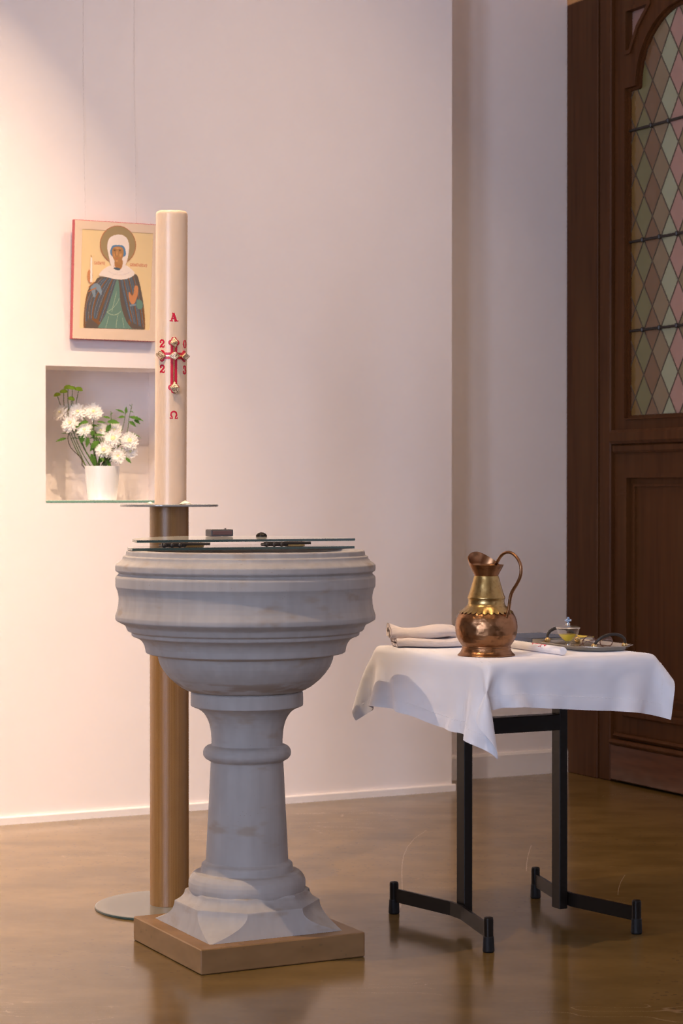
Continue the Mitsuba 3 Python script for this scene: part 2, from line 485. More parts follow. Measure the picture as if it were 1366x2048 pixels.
DTOP = 3.12
obj('wall_right', cat([DW(0, 0.31, 0, ROOM_H, -THICK, -0.101), DW(1.23, N1 - ROOM_N0, 0, ROOM_H, -THICK, -0.021), DW(0.31, 1.23, 3.15, ROOM_H, -THICK, -0.001)]), 'mat_wall', label='pale wall around the dark door', kind='structure')
obj('trim_1', cat([DW(0.002, 0.226, 0, DTOP, -0.02, 0.012, 0.003)]), 'mat_oak', label='flat dark oak door casing against the recessed wall', kind='structure')
tr = [DW(0.234, 0.311, 0, DTOP, -0.06, 0.009, 0.005), DW(0.226, 0.236, 0, DTOP, -0.02, -0.006), DW(0.296, 0.34, 0, DTOP, -0.10, -0.058)]
obj('trim_2', cat(tr), 'mat_oak', label='dark oak door jamb moulding', kind='structure')
obj('trim_3', cat([DW(1.219, 1.29, 0, DTOP, -0.06, 0.009, 0.005), DW(1.30, 1.52, 0, DTOP, -0.02, 0.012, 0.003)]), 'mat_oak', label='dark oak casing on the far side of the door', kind='structure')
obj('trim_4', cat([DW(0.002, 1.52, DTOP, DTOP + 0.3, -0.02, 0.012, 0.003), DW(0.002, 1.52, DTOP + 0.3, DTOP + 0.36, -0.02, 0.06, 0.01)]), 'mat_lintel', label='light oak lintel over the door', kind='structure')

DR = 'door_1'
labels[DR] = {'label': 'dark oak door with arched diamond leaded window', 'kind': 'structure'}
S0, S1, LD = 0.316, 1.215, -0.008                   # leaf edges; front face set back
ARC_S, ARC_R, SPR_Z, WIN_Z0 = 0.760, 0.292, 2.715, 1.43
WS0, WS1 = 0.397, 1.123


def door_plane(poly, d0, d1):                      # shapely polygon in (s, z) -> slab from depth d0 to d1 (proud distance)
    m = extrude(poly, d1 - d0)
    v = m.vertices
    w = np.stack([U1 - (d0 + v[:, 2]), N1 - v[:, 0], v[:, 1]], 1)
    m = trimesh.Trimesh(W(w), m.faces, process=False)
    if m.volume < 0:
        m.invert()
    return m


arch = Point(ARC_S, SPR_Z).buffer(ARC_R, 48).intersection(sbox(0, SPR_Z, 2, 4))
arch = affinity.scale(arch, 1.0, 0.93, origin=(ARC_S, SPR_Z))
light = unary_union([sbox(WS0, WIN_Z0, WS1, SPR_Z + 0.001), arch])
sp = []
for sgn in (1, -1):
    tri = Polygon([(0.395, 3.02), (0.395, 2.86), (0.42, 2.86), (0.47, 2.945), (0.55, 3.02)]) 
    if sgn < 0:
        tri = affinity.scale(tri, -1, 1, origin=(ARC_S, 0))
    sp.append(tri)
leaf = sbox(S0, 0.008, S1, 3.10)
ring = sbox(S0, WIN_Z0 - 0.10, S1, 3.10).difference(unary_union([light] + sp))
obj(DR + '__stile_frame', door_plane(ring, LD - 0.045, LD), 'mat_oak')
edge = light.difference(light.buffer(-0.010))
obj(DR + '__glazing_bead', door_plane(edge, LD - 0.030, LD - 0.007), 'mat_oak')
edge2 = light.buffer(0.006).difference(light.buffer(0.0005))
obj(DR + '__arch_moulding', door_plane(edge2, LD, LD + 0.010), 'mat_oak')
obj(DR + '__rail', DW(S0, S1, 1.33, 1.385, LD, LD + 0.035, 0.012), 'mat_oak')
obj(DR + '__rail', DW(S0 + 0.005, S1 - 0.005, 1.295, 1.33, LD, LD + 0.018, 0.008), 'mat_oak')
panel_hole = sbox(0.385, 0.30, 1.135, 1.215)
low = sbox(S0, 0.008, S1, WIN_Z0 - 0.10).difference(panel_hole)
obj(DR + '__lower_frame', door_plane(low, LD - 0.045, LD), 'mat_oak')
obj(DR + '__panel', door_plane(sbox(0.375, 0.29, 1.145, 1.225), LD - 0.045, LD - 0.020), 'mat_oak', label='flat lower door panel')
obj(DR + '__panel_moulding', door_plane(panel_hole.difference(panel_hole.buffer(-0.018)), LD - 0.020, LD + 0.004), 'mat_oak')
pm = panel_hole.buffer(-0.042, join_style=2)
obj(DR + '__panel_moulding', door_plane(pm.difference(pm.buffer(-0.010)), LD - 0.020, LD - 0.011), 'mat_oak')
obj(DR + '__lower_moulding', DW(0.385, 1.135, 0.262, 0.292, LD, LD + 0.016, 0.008), 'mat_oak')
obj(DR + '__kick_board', DW(S0 + 0.004, S1 - 0.004, 0.010, 0.150, LD, LD + 0.022, 0.004), 'mat_oak_red', label='worn reddish kick board at the foot')
obj(DR + '__kick_moulding', DW(S0 + 0.010, S1 - 0.010, 0.150, 0.172, LD, LD + 0.040, 0.009), 'mat_oak')
obj(DR + '__kick_moulding', DW(S0 + 0.020, S1 - 0.020, 0.178, 0.196, LD, LD + 0.026, 0.008), 'mat_oak')
# leaded lights: diamond panes, colours in vertical files as in the photograph
win = DR + '__leaded_window'
DS, DZ = 0.1110, 0.1735                            # pane width and height
files = ['brown', 'amber', 'green', 'brown', 'tan', 'mint', 'pink', 'tan', 'mint', 'green', 'amber', 'brown', 'tan', 'green', 'amber', 'brown', 'green']
inner = light.buffer(-0.010)
cames = []
ZB, SB = 2.117, 0.492                               # a crossing of the lead lines on the middle bar
for c in range(-3, 13):
    for r in range(-6, 8):
        s = SB + c * DS / 2
        z = ZB + r * DZ + (0 if c % 2 else DZ / 2)
        dia = Polygon([(s - DS / 2, z), (s, z - DZ / 2), (s + DS / 2, z), (s, z + DZ / 2)])
        pc = dia.intersection(inner)
        if pc.area > 1e-4 and pc.geom_type == 'Polygon':
            obj(win + '__pane', door_plane(pc.buffer(-0.0012), LD - 0.020, LD - 0.016), 'mat_glass_' + files[(c + 2) % len(files)])
        for q in ((s - DS / 2, z), (s + DS / 2, z)):
            cames.append(LineString([q, (s, z - DZ / 2)]).buffer(0.0020, cap_style=2))
lead = unary_union(cames).intersection(inner)
obj(win + '__lead_came', door_plane(lead, LD - 0.022, LD - 0.0135), 'mat_lead')
for k in (-2, 0, 2.5):
    z = ZB + k * DZ
    b = DW(WS0 + 0.006, WS1 - 0.006, z - 0.005, z + 0.005, LD - 0.014, LD - 0.004, 0.003)
    ties = [DW(s - 0.006, s + 0.006, z - 0.009, z + 0.009, LD - 0.014, LD - 0.001, 0.003) for s in np.arange(SB + (0.5 * DS if k == 2.5 else 0), WS1 - 0.02, DS)]
    obj(win + '__saddle_bar', cat([b] + ties), 'mat_iron')
for t_ in sp:
    obj(DR + '__spandrel_pane', door_plane(t_.buffer(0.004), LD - 0.034, LD - 0.028), 'mat_glass_pink')
    obj(DR + '__spandrel_bead', door_plane(t_.buffer(0.012).difference(t_.buffer(-0.004)), LD - 0.006, LD + 0.008), 'mat_oak')

# ------------------------------------------------------------------ baptismal font
FX = np.array([-0.236, 5.172, 0.0])
PPM = FPX / FX[1]


def zz(py):
    return CAMH - (py - HOR) / PPM


font = thing('baptismal_font', 'round grey limestone baptismal font on a turned pedestal, standing on a square slab', 'font')
# slab is a separate block that the font stands on
sm = moved(cbox((0.437, 0.437, 0.060), 0.0025), (FX[0], FX[1], 0.031), A)
obj('stone_slab', sm, 'mat_slab', label='square tan limestone slab with small pits under the font', category='plinth')


def oct_ring(h, d, z):
    k = min(d * math.sqrt(2) - h, h)
    k = max(k, 0.0)
    pts = [(h, -k), (h, k), (k, h), (-k, h), (-h, k), (-h, -k), (-k, -h), (k, -h)]
    return [(x, y, z) for x, y in pts]


rings = []
for t in np.linspace(1, 0, 15):                    # broached foot: square below, octagon above
    rings.append(oct_ring(0.1655 + 0.0125 * t ** 1.5, 0.169 + 0.079 * t ** 2.1, 0.0612 + 0.0600 * (1 - t)))
rings.append(oct_ring(0.1645, 0.1685, 0.1232))
for t in np.linspace(0, 1, 8)[1:]:                 # cavetto up to the round base
    k = 0.1645 - 0.023 * (1 - (1 - t) ** 2.2) ** 0.9
    rings.append(oct_ring(k, k * 1.03, 0.1232 + 0.026 * t))
rings.append(oct_ring(0.140, 0.143, 0.152))
rings = np.array(rings)
nr = len(rings)
fv = rings.reshape(-1, 3)
ff = []
for r in range(nr - 1):
    for i in range(8):
        j = (i + 1) % 8
        ff += [[r * 8 + i, r * 8 + j, r * 8 + 8 + j], [r * 8 + i, r * 8 + 8 + j, r * 8 + 8 + i]]
for i in range(1, 7):
    ff += [[0, i + 1, i], [(nr - 1) * 8, (nr - 1) * 8 + i, (nr - 1) * 8 + i + 1]]
foot = trimesh.Trimesh(fv, ff, process=False)
obj(font + '__foot', moved(foot, FX, A), 'mat_stone', smooth=24, label='square to octagonal foot with broached corners')

c5 = 0.4392
stem = []                                          # (y in the photograph, half width in pixels)
for y, r in [(205, 236), (200, 250), (190, 259), (175, 265), (155, 267.5), (135, 266), (118, 259), (104, 247), (97, 238), (96, 214), (93, 209), (64, 208), (58, 204), (54, 196)]:
    stem.append((1700 + y * c5, r * c5))
c6 = 0.2149
for y, r in [(1770, 384), (1500, 371), (1200, 355), (1000, 346), (860, 338), (845, 340), (838, 352), (826, 378), (810, 396), (790, 407), (770, 410), (745, 407), (722, 395), (706, 376), (698, 352), (694, 334), (690, 331), (640, 331), (560, 338), (510, 348), (470, 360), (430, 380), (395, 405), (370, 432), (350, 466), (338, 500), (332, 510), (330, 520), (322, 523), (212, 523), (204, 519), (192, 506), (188, 480)]:
    stem.append((1340 + y * c6, r * c6))
prof = np.array([(r / PPM, zz(y)) for y, r in stem])
prof = np.vstack([[0, prof[0, 1]], prof, [0, prof[-1, 1]]])
obj(font + '__pedestal', moved(lathe(round_profile(prof, 0.0012, 2), 112), FX), 'mat_stone', smooth=38, label='turned pedestal with ring moulding')

c4 = 0.4392
bowl = [(822, 255), (815, 275), (802, 298), (786, 319), (766, 342), (745, 361), (722, 378), (700, 390), (680, 397), (664, 400), (658, 402), (654, 420), (649, 446), (646, 453), (640, 455), (618, 459), (604, 465), (592, 473), (583, 484), (576, 497), (571, 513), (566, 518), (553, 519), (547, 535), (542, 538), (523, 546), (516, 555), (511, 566), (505, 577), (499, 588), (494, 591), (478, 591.5), (468, 588), (450, 582), (425, 577.5), (400, 576), (380, 578), (362, 583), (350, 588), (345, 591), (305, 591), (299, 588), (288, 576), (284, 576), (276, 589), (271, 591.5), (249, 591), (243, 586), (235, 574), (227, 564), (219, 558.5), (208, 556.5), (206, 544), (187, 542), (183, 538)]
bp = [(r * c4 / PPM, zz(1020 + y * c4)) for y, r in bowl]
zt = bp[-1][1]
bp += [(0.262, zt + 0.0005), (0.256, zt - 0.004), (0.252, zt - 0.03), (0.235, zt - 0.10), (0.18, zt - 0.16), (0.09, zt - 0.19), (0, zt - 0.195)]
bp = np.array([(0, bp[0][1])] + bp)
BOWLX = FX + np.array([-0.003, 0, 0])
obj(font + '__bowl', moved(lathe(round_profile(bp, 0.0012, 2), 128), BOWLX), 'mat_stone', smooth=35, label='broad bowl with stepped mouldings')
lin = np.array([(0.001, zt - 0.188), (0.088, zt - 0.184), (0.176, zt - 0.155), (0.231, zt - 0.098), (0.248, zt - 0.03), (0.250, zt - 0.012)])
lm = lathe(lin, 96)
obj(font + '__basin_liner', moved(lm, BOWLX), 'mat_liner', smooth=40, label='dull metal liner inside the bowl')
for az, wd in ((25, 16), (52, 12)):
    ang = np.radians(np.linspace(az - wd / 2, az + wd / 2, 9))
    G = np.array([[(rr * math.sin(a_) , rr * math.cos(a_), z_) for rr, z_ in ((0.2475, zt - 0.013), (0.2455, zt - 0.032 + 0.01 * math.sin(5 * a_)))] for a_ in ang])
    obj(font + '__rust_patch', moved(grid_mesh(G), BOWLX), 'mat_rust', smooth=True)

# ------------------------------------------------------------------ glass lid on the font: one half fixed, the other folded back over it
lid = thing('font_lid', 'folded half disc glass lid with hinges, lying on the rim of the font', 'lid')
LANG = math.radians(22)


def half_disc(R, h):
    a_ = np.linspace(0, np.pi, 65)
    return extrude(Polygon(np.stack([R * np.cos(a_), R * np.sin(a_)], 1)), h)


g1 = half_disc(0.293, 0.006)
z1 = zt + 0.0015
obj(lid + '__glass_leaf', moved(g1, BOWLX + [0, 0.0, z1], LANG), 'mat_lid', smooth=30, label='fixed glass half')
g2 = half_disc(0.288, 0.006)
z2 = z1 + 0.0195
obj(lid + '__glass_leaf', moved(g2, BOWLX + [0.006, 0.004, z2], LANG, rx=0.012), 'mat_lid', smooth=30, label='folded back glass half')
for k_, (R_, z_, o_, rx_) in enumerate(((0.293, z1, np.zeros(3), 0.0), (0.288, z2, np.array([0.006, 0.004, 0]), 0.012))):
    a_ = np.linspace(0, np.pi, 65)
    P_ = Polygon(np.stack([R_ * np.cos(a_), R_ * np.sin(a_)], 1))
    e_ = extrude(P_.buffer(0.0006).difference(P_.buffer(-0.0002)), 0.0056)
    obj(lid + '__glass_edge', moved(e_, BOWLX + o_ + [0, 0, z_ + 0.0002], LANG, rx=rx_), 'mat_glassrim', label='dark ground edge of the glass')
CH = np.array([math.cos(LANG), math.sin(LANG), 0.0])
CN = np.array([-math.sin(LANG), math.cos(LANG), 0.0])
for px in (373, 572):
    Xc = (px - 494) / PPM / math.cos(LANG)
    h = obj(lid + '__hinge', moved(cbox((0.045, 0.030, 0.012), 0.001), BOWLX + CH * (Xc + 0.032) + CN * 0.018 + [0, 0, z1 + 0.0125], LANG), 'mat_brass', label='brass and iron hinge')
    obj(h + '__iron_leaf', moved(cbox((0.062, 0.034, 0.0075), 0.002), BOWLX + CH * (Xc - 0.022) + CN * 0.020 + [0, 0, z1 + 0.0115], LANG), 'mat_iron')
    for q in (-0.048, -0.028, -0.008):
        k = trimesh.creation.icosphere(2, 0.0065)
        obj(h + '__rivet', moved(k, BOWLX + CH * (Xc + q) + CN * 0.004 + [0, 0, z1 + 0.0125]), 'mat_iron', smooth=True)
    obj(h + '__pin', tube([BOWLX + CH * (Xc - 0.055) + CN * 0.004 + [0, 0, z1 + 0.015], BOWLX + CH * (Xc + 0.07) + CN * 0.004 + [0, 0, z1 + 0.015]], 0.0035, 10), 'mat_iron', smooth=40)
HB = on_z(441, 1076, z2 + 0.010)
HB = np.array([-0.316, 5.36, z2 + 0.0085])
hb = obj(lid + '__lock_block', moved(cbox((0.062, 0.038, 0.018), 0.0015), HB + [0, 0, 0.009 + 0.0012], A), 'mat_box', label='dark metal block')
obj(hb + '__face_plate', moved(cbox((0.054, 0.002, 0.010), 0.0005), HB + [0.0195 * SA, -0.0195 * CA, 0.0105], A), 'mat_box_face')
obj(hb + '__screw', moved(trimesh.creation.cylinder(0.002, 0.003, sections=12), HB + [0.015, 0.01, 0.0205]), 'mat_iron', smooth=40)
KB = np.array([-0.208, 5.385, z2 + 0.0085])
kn = lathe([(0, 0), (0.0145, 0), (0.0145, 0.003), (0.011, 0.0075), (0.005, 0.0105), (0, 0.011)], 24)
obj(lid + '__knob', moved(kn, KB), 'mat_black', smooth=30, label='small domed black knob')

# ------------------------------------------------------------------ paschal candle on its post
POLE = on_z(339, 1813, 0.0)
PP = FPX / POLE[1]


def pz(py):
    return CAMH - (py - HOR) / PP


def t_pole_fn(p, n, uv):
    return t_pole(p, n, uv)


pr('mat_pole', mikit.proc(t_pole_fn), 0.33, spec=0.45)
st = thing('candle_stand', 'round wooden post with glass discs carrying the tall paschal candle, behind the font', 'candle stand')
dc = lathe(round_profile([(0, 0), (0.200, 0), (0.2035, 0.0015), (0.2035, 0.0065), (0.200, 0.008), (0, 0.008)], 0.001, 1), 128)
obj(st + '__base_disc', moved(dc, POLE), 'mat_glassdisc', smooth=30, label='flat grey glass base disc')
obj(st + '__base_rim', moved(lathe([(0.2022, 0.0003), (0.2042, 0.001), (0.2042, 0.0058), (0.2022, 0.0064)], 128), POLE), 'mat_glassrim', smooth=30)
PTOP = pz(1013)
obj(st + '__post', moved(lathe([(0, 0.008), (0.0530, 0.008), (0.0535, 0.010), (0.0535, PTOP - 0.002), (0.053, PTOP), (0, PTOP)], 96), POLE), 'mat_pole', smooth=30, label='oak veneered post')
obj(st + '__plate', moved(lathe(round_profile([(0, PTOP), (0.1335, PTOP), (0.1348, PTOP + 0.001), (0.1348, PTOP + 0.0048), (0.1335, PTOP + 0.006), (0, PTOP + 0.006)], 0.0005, 1), 128), POLE), 'mat_darkglass', smooth=30, label='dark glass drip plate')

cd = thing('paschal_candle', 'tall cream paschal candle with a red cross and grains of incense', 'candle')
CB = POLE + [0.004, -0.006, PTOP + 0.006]
CR, CHT = 0.0436, pz(424) - PTOP - 0.006
LEAN = math.radians(0.30)
TILT = trimesh.transformations.rotation_matrix(LEAN, [0, 1, 0])


def on_candle(m):
    m = m.copy()
    m.apply_transform(TILT)
    m.apply_translation(CB)
    return m


a_ = np.linspace(0, 2 * np.pi, 97)[:-1]
rows = []
for z_ in np.linspace(0, CHT - 0.016, 40):
    rows.append(np.stack([CR * np.cos(a_), CR * np.sin(a_), np.full(96, z_)], 1))
for rr, dz in ((1.0, -0.010), (0.99, -0.006), (0.965, -0.003), (0.93, -0.001), (0.88, 0.0), (0.82, -0.001), (0.74, -0.005), (0.6, -0.008), (0.35, -0.009), (0.1, -0.009), (0.0, -0.009)):
    wob = 0.0035 * (meshkit.fbm(np.stack([np.cos(a_) * 1.6 + 5, np.sin(a_) * 1.6, np.full(96, 3.0)], 1), 3) - 0.5) * 2
    rows.append(np.stack([CR * rr * np.cos(a_), CR * rr * np.sin(a_), CHT - 0.002 + dz + wob * (1 if rr > 0.5 else 0.5)], 1))
G = np.array(rows).transpose(1, 0, 2)
obj(cd + '__shaft', on_candle(grid_mesh(G, True)), 'mat_wax', smooth=True)
obj(cd + '__wick', on_candle(tube([(0, 0, CHT - 0.012), (0.001, 0, CHT - 0.006)], 0.0015, 8)), 'mat_black', smooth=40)


def stroke(pts, w):
    return LineString(pts).buffer(w / 2, cap_style=2, join_style=1)


def arcpts(cx, cy, rx, ry, a0, a1, n=24):
    t = np.radians(np.linspace(a0, a1, n))
    return [(cx + rx * math.cos(q), cy + ry * math.sin(q)) for q in t]


def glyph(ch):
    if ch == 'A':
        return unary_union([stroke([(0.13, 0.0), (0.42, 0.97)], 0.15), stroke([(0.38, 0.97), (0.72, 0.0)], 0.27), stroke([(0.2, 0.34), (0.62, 0.34)], 0.13), sbox(-0.03, 0, 0.34, 0.13), sbox(0.48, 0, 0.97, 0.13), sbox(0.22, 0.92, 0.5, 1.0)])
    if ch == 'O':                                   # omega
        return unary_union([LineString(arcpts(0.5, 0.56, 0.36, 0.38, -52, 232)).buffer(0.10, cap_style=2), sbox(0.02, 0.0, 0.38, 0.15), sbox(0.62, 0.0, 0.98, 0.13), sbox(0.0, 0, 0.07, 0.24), sbox(0.93, 0, 1.0, 0.24), sbox(0.24, 0.08, 0.36, 0.32), sbox(0.64, 0.08, 0.76, 0.32)])
    if ch == '0':
        return affinity.scale(Point(0, 0).buffer(1, 24), 0.36, 0.5).difference(affinity.scale(Point(0, 0).buffer(1, 24), 0.14, 0.40)).__class__(affinity.translate(affinity.scale(Point(0, 0).buffer(1, 24), 0.36, 0.5).difference(affinity.scale(Point(0, 0).buffer(1, 24), 0.14, 0.40)), 0.38, 0.5))
    if ch == '2':
        top = arcpts(0.37, 0.70, 0.25, 0.23, 175, -38)
        return unary_union([LineString(top + [(0.36, 0.34), (0.10, 0.12)]).buffer(0.10, cap_style=2), Point(0.16, 0.68).buffer(0.12), stroke([(0.05, 0.09), (0.30, 0.17), (0.52, 0.07), (0.70, 0.12)], 0.17), stroke([(0.66, 0.08), (0.72, 0.34)], 0.08)])
    if ch == '3':
        return unary_union([LineString(arcpts(0.34, 0.74, 0.24, 0.20, 160, -90)).buffer(0.10, cap_style=2), LineString(arcpts(0.34, 0.28, 0.28, 0.24, 90, -160)).buffer(0.11, cap_style=2), Point(0.15, 0.72).buffer(0.11), Point(0.12, 0.26).buffer(0.12)])


PHI0 = math.radians(-90 + 14.5)                     # direction of the middle of the cross round the candle


def wrap(poly, x, z, h, depth=0.0016):              # poly with height 1 about x centre -> onto the candle surface
    b = poly.bounds
    poly = affinity.translate(poly, -(b[0] + b[2]) / 2, 0)
    poly = affinity.scale(poly, h, h, origin=(0, 0))
    m = extrude(poly, depth)
    for _ in range(1):
        m = m.subdivide_to_size(0.004)
    v = m.vertices
    an = PHI0 + (x + v[:, 0]) / CR
    r = CR - 0.0006 + v[:, 2]
    return on_candle(trimesh.Trimesh(np.stack([r * np.cos(an), r * np.sin(an), z + v[:, 1]], 1), m.faces, process=False))


def cz(py):
    return pz(py) - CB[2]


obj(cd + '__letter', wrap(glyph('A'), 0, cz(646), 0.0235), 'mat_red', label='red letter alpha')
obj(cd + '__letter', wrap(glyph('O'), 0.0005, cz(839), 0.0215), 'mat_red', label='red letter omega')
for ch, x, py in (('2', -0.0335, 698), ('0', 0.0365, 698), ('2', -0.0325, 748), ('3', 0.0365, 749)):
    obj(cd + '__numeral', wrap(glyph(ch), x, cz(py), 0.0225), 'mat_red')
zc, ztp, zb = cz(714), cz(688), cz(777)
hw = 0.0090
arm = 0.0330
cross = unary_union([sbox(-hw, zb, hw, ztp), sbox(-arm, zc - hw, arm, zc + hw)] +
                    [Point(x + dx, z + dz).buffer(0.0074) for x, z in ((0, ztp), (0, zb), (-arm, zc), (arm, zc)) for dx, dz in ((-0.008, 0.0), (0.008, 0.0), (0, 0.0085), (0, -0.0085))])
m = extrude(cross, 0.0022).subdivide_to_size(0.004)
v = m.vertices
an = PHI0 + v[:, 0] / CR
r = CR - 0.0006 + v[:, 2]
obj(cd + '__cross', on_candle(trimesh.Trimesh(np.stack([r * np.cos(an), r * np.sin(an), v[:, 1]], 1), m.faces, process=False)), 'mat_red', label='raised red cross')
gl = unary_union([sbox(-0.0016, zb, 0.0016, ztp), sbox(-arm, zc - 0.0016, arm, zc + 0.0016)])
m = extrude(gl, 0.0012).subdivide_to_size(0.004)
v = m.vertices
an = PHI0 + v[:, 0] / CR
r = CR + 0.0012 + v[:, 2]
obj(cd + '__gold_line', on_candle(trimesh.Trimesh(np.stack([r * np.cos(an), r * np.sin(an), v[:, 1]], 1), m.faces, process=False)), 'mat_gold')
rng = np.random.default_rng(4)
for x, z in ((0, ztp), (-arm, zc), (0, zc), (arm, zc), (0.001, zb)):
    ov = np.array([(1, 0, 0), (-1, 0, 0), (0, 1, 0), (0, -1, 0), (0, 0, 1), (0, 0, -1), (0.62, 0.62, 0.5)], float)
    s = trimesh.convex.convex_hull(ov * 0.0150 * (1 + 0.12 * rng.standard_normal((7, 1))) + 0.0012 * rng.standard_normal((7, 3)))
    an = PHI0 + x / CR
    s = moved(s, ((CR + 0.0065) * math.cos(an), (CR + 0.0065) * math.sin(an), z), rz=rng.uniform(0, 6), rx=rng.uniform(0, 6))
    obj(cd + '__incense_grain', on_candle(s), 'mat_incense', label='gilded faceted grain of incense')

for k, (x, y, rz, sx, lab) in enumerate(((0.048, -0.062, 0.35, 0.030, 'curled flake of wax to the right of the candle foot'), (-0.052, -0.058, -0.3, 0.020, 'small flake of wax to the left of the candle foot'))):
    a1, b1 = np.meshgrid(np.linspace(-1, 1, 9), np.linspace(-1, 1, 7), indexing='ij')
    zl = 0.010 * np.clip(1 - np.abs(a1 - 0.2) * 1.1, 0, 1) * (0.6 + 0.4 * b1) * (sx / 0.03) + 0.0015
    P = np.stack([a1 * sx * 0.62, b1 * sx * 0.42 * (1 - 0.45 * a1 ** 2), zl], -1)
    top_, bot = grid_mesh(P), grid_mesh(P - [0, 0, 0.0012])
    bot.invert()
    obj('wax_flake', moved(cat([top_, bot]), POLE + [x, y, PTOP + 0.006], rz), 'mat_wax_top', smooth=True, label=lab, category='wax')

# ------------------------------------------------------------------ niche contents
sh = box_un(NU0 + 0.001, NU1 - 0.001, N0 + 0.001, N0 + NDEPTH - 0.001, NZ0 + 0.0005, NZ0 + 0.0085, 0.001)
obj('niche_shelf', sh, 'mat_shelf', label='greenish glass shelf on the floor of the niche', category='shelf')
obj('niche_shelf__edge', box_un(NU0 + 0.001, NU1 - 0.001, N0 - 0.0006, N0 + 0.001, NZ0 + 0.0007, NZ0 + 0.0083, 0.0003), 'mat_shelf_edge')
SZ = NZ0 + 0.0087
potc = on_wall(204.5, 985, N0 + 0.072)
POT = W([potc[0], potc[1], 0]) * [1, 1, 0] + [0, 0, SZ]
NPP = FPX / POT[1]
pot = thing('flower_pot', 'plain white tapered flower pot on the niche shelf', 'pot')
PH = 0.121
pp_ = [(0, 0), (0.0485, 0), (0.0505, 0.002), (0.0625, PH - 0.002), (0.0625, PH), (0.0600, PH), (0.0575, PH - 0.03), (0, PH - 0.03)]
obj(pot + '__body', moved(lathe(round_profile(pp_, 0.001, 1), 72), POT), 'mat_pot', smooth=30)
obj(pot + '__soil', moved(lathe([(0, PH - 0.0285), (0.0565, PH - 0.0285), (0.0565, PH - 0.026), (0, PH - 0.022)], 48), POT), 'mat_soil', smooth=30)


def f2(x, y, dn=0.0):                               # point seen at crop position (90,760)+0.15374*(x,y), dn metres nearer/farther than the pot
    return on_depth(90 + x * 0.15374, 760 + y * 0.15374, POT[1] + dn)


def frame(d):
    d = np.asarray(d, float) / np.linalg.norm(d)
    x = np.cross(d, [0.1, 0.3, 0.9]); x /= np.linalg.norm(x)
    return np.stack([x, np.cross(d, x), d], 1)


def petals(c, d, R, seed, flat=0.3):
    rg = np.random.default_rng(seed)
    F = frame(d)
    out = []
    for layer, (cnt, L, el) in enumerate(((24, 1.0, flat - 0.15), (24, 0.95, flat + 0.05), (22, 0.84, flat + 0.25), (18, 0.66, flat + 0.5), (14, 0.46, flat + 0.8))):
        for i in range(cnt):
            az = 2 * np.pi * (i + 0.5 * (layer % 2)) / cnt + rg.uniform(-0.12, 0.12)
            l = R * L * rg.uniform(0.88, 1.08)
            e = el + rg.uniform(-0.16, 0.16)
            w = R * 0.088 * rg.uniform(0.85, 1.2)
            t = np.array([0.08, 0.4, 0.75, 1.0])
            wd = np.array([0.5, 0.95, 1.0, 0.35]) * w
            bend = e + 0.35 * (0.3 - t) + 0.25 * (t > 0.9)
            rad = l * t * np.cos(e)
            hz_ = l * t * np.sin(bend)
            pt = []
            for k in range(4):
                for sgn in (-1, 0, 1):
                    rr = rad[k]
                    x = rr * math.cos(az) - sgn * wd[k] * math.sin(az)
                    y = rr * math.sin(az) + sgn * wd[k] * math.cos(az)
                    pt.append((x, y, hz_[k] + (0.25 * wd[k] if sgn else 0)))
            out.append(grid_mesh(np.array(pt).reshape(4, 3, 3)))
    m = cat(out)
    m.vertices = m.vertices @ F.T + c
    return m


def leaf_mesh(base, d, L, Wd, up, serr=True, fold=0.25):
    d = np.asarray(d, float) / np.linalg.norm(d)
    s = np.cross(d, up); s /= np.linalg.norm(s)
    nn = np.cross(s, d)
    t = np.linspace(0, 1, 11)
    w = Wd / 2 * np.sin(np.pi * t ** 0.75) ** 0.9
    if serr:
        w = w * (1 + 0.22 * np.where(np.arange(11) % 2, 1, -1) * (t > 0.1) * (t < 0.95))
    w[-1] = 0.0006
    w[0] = 0.001
    P = []
    for k in range(11):
        mid = np.asarray(base) + d * L * t[k] - nn * L * 0.22 * t[k] ** 2
        P.append([mid - s * w[k] + nn * fold * w[k], mid, mid + s * w[k] + nn * fold * w[k]])
    return grid_mesh(np.array(P))


def stem_path(top, seed, via=None, off=None):
    rg = np.random.default_rng(seed + 50)
    o = POT + [rg.uniform(-0.03, 0.03) if off is None else off, rg.uniform(-0.03, 0.03), PH - 0.035]
    mid = (o + np.asarray(top)) / 2 + np.array([0.25 * (o[0] - top[0]), 0, 0.02]) if via is None else via
    return spline([o, mid, top], 14)


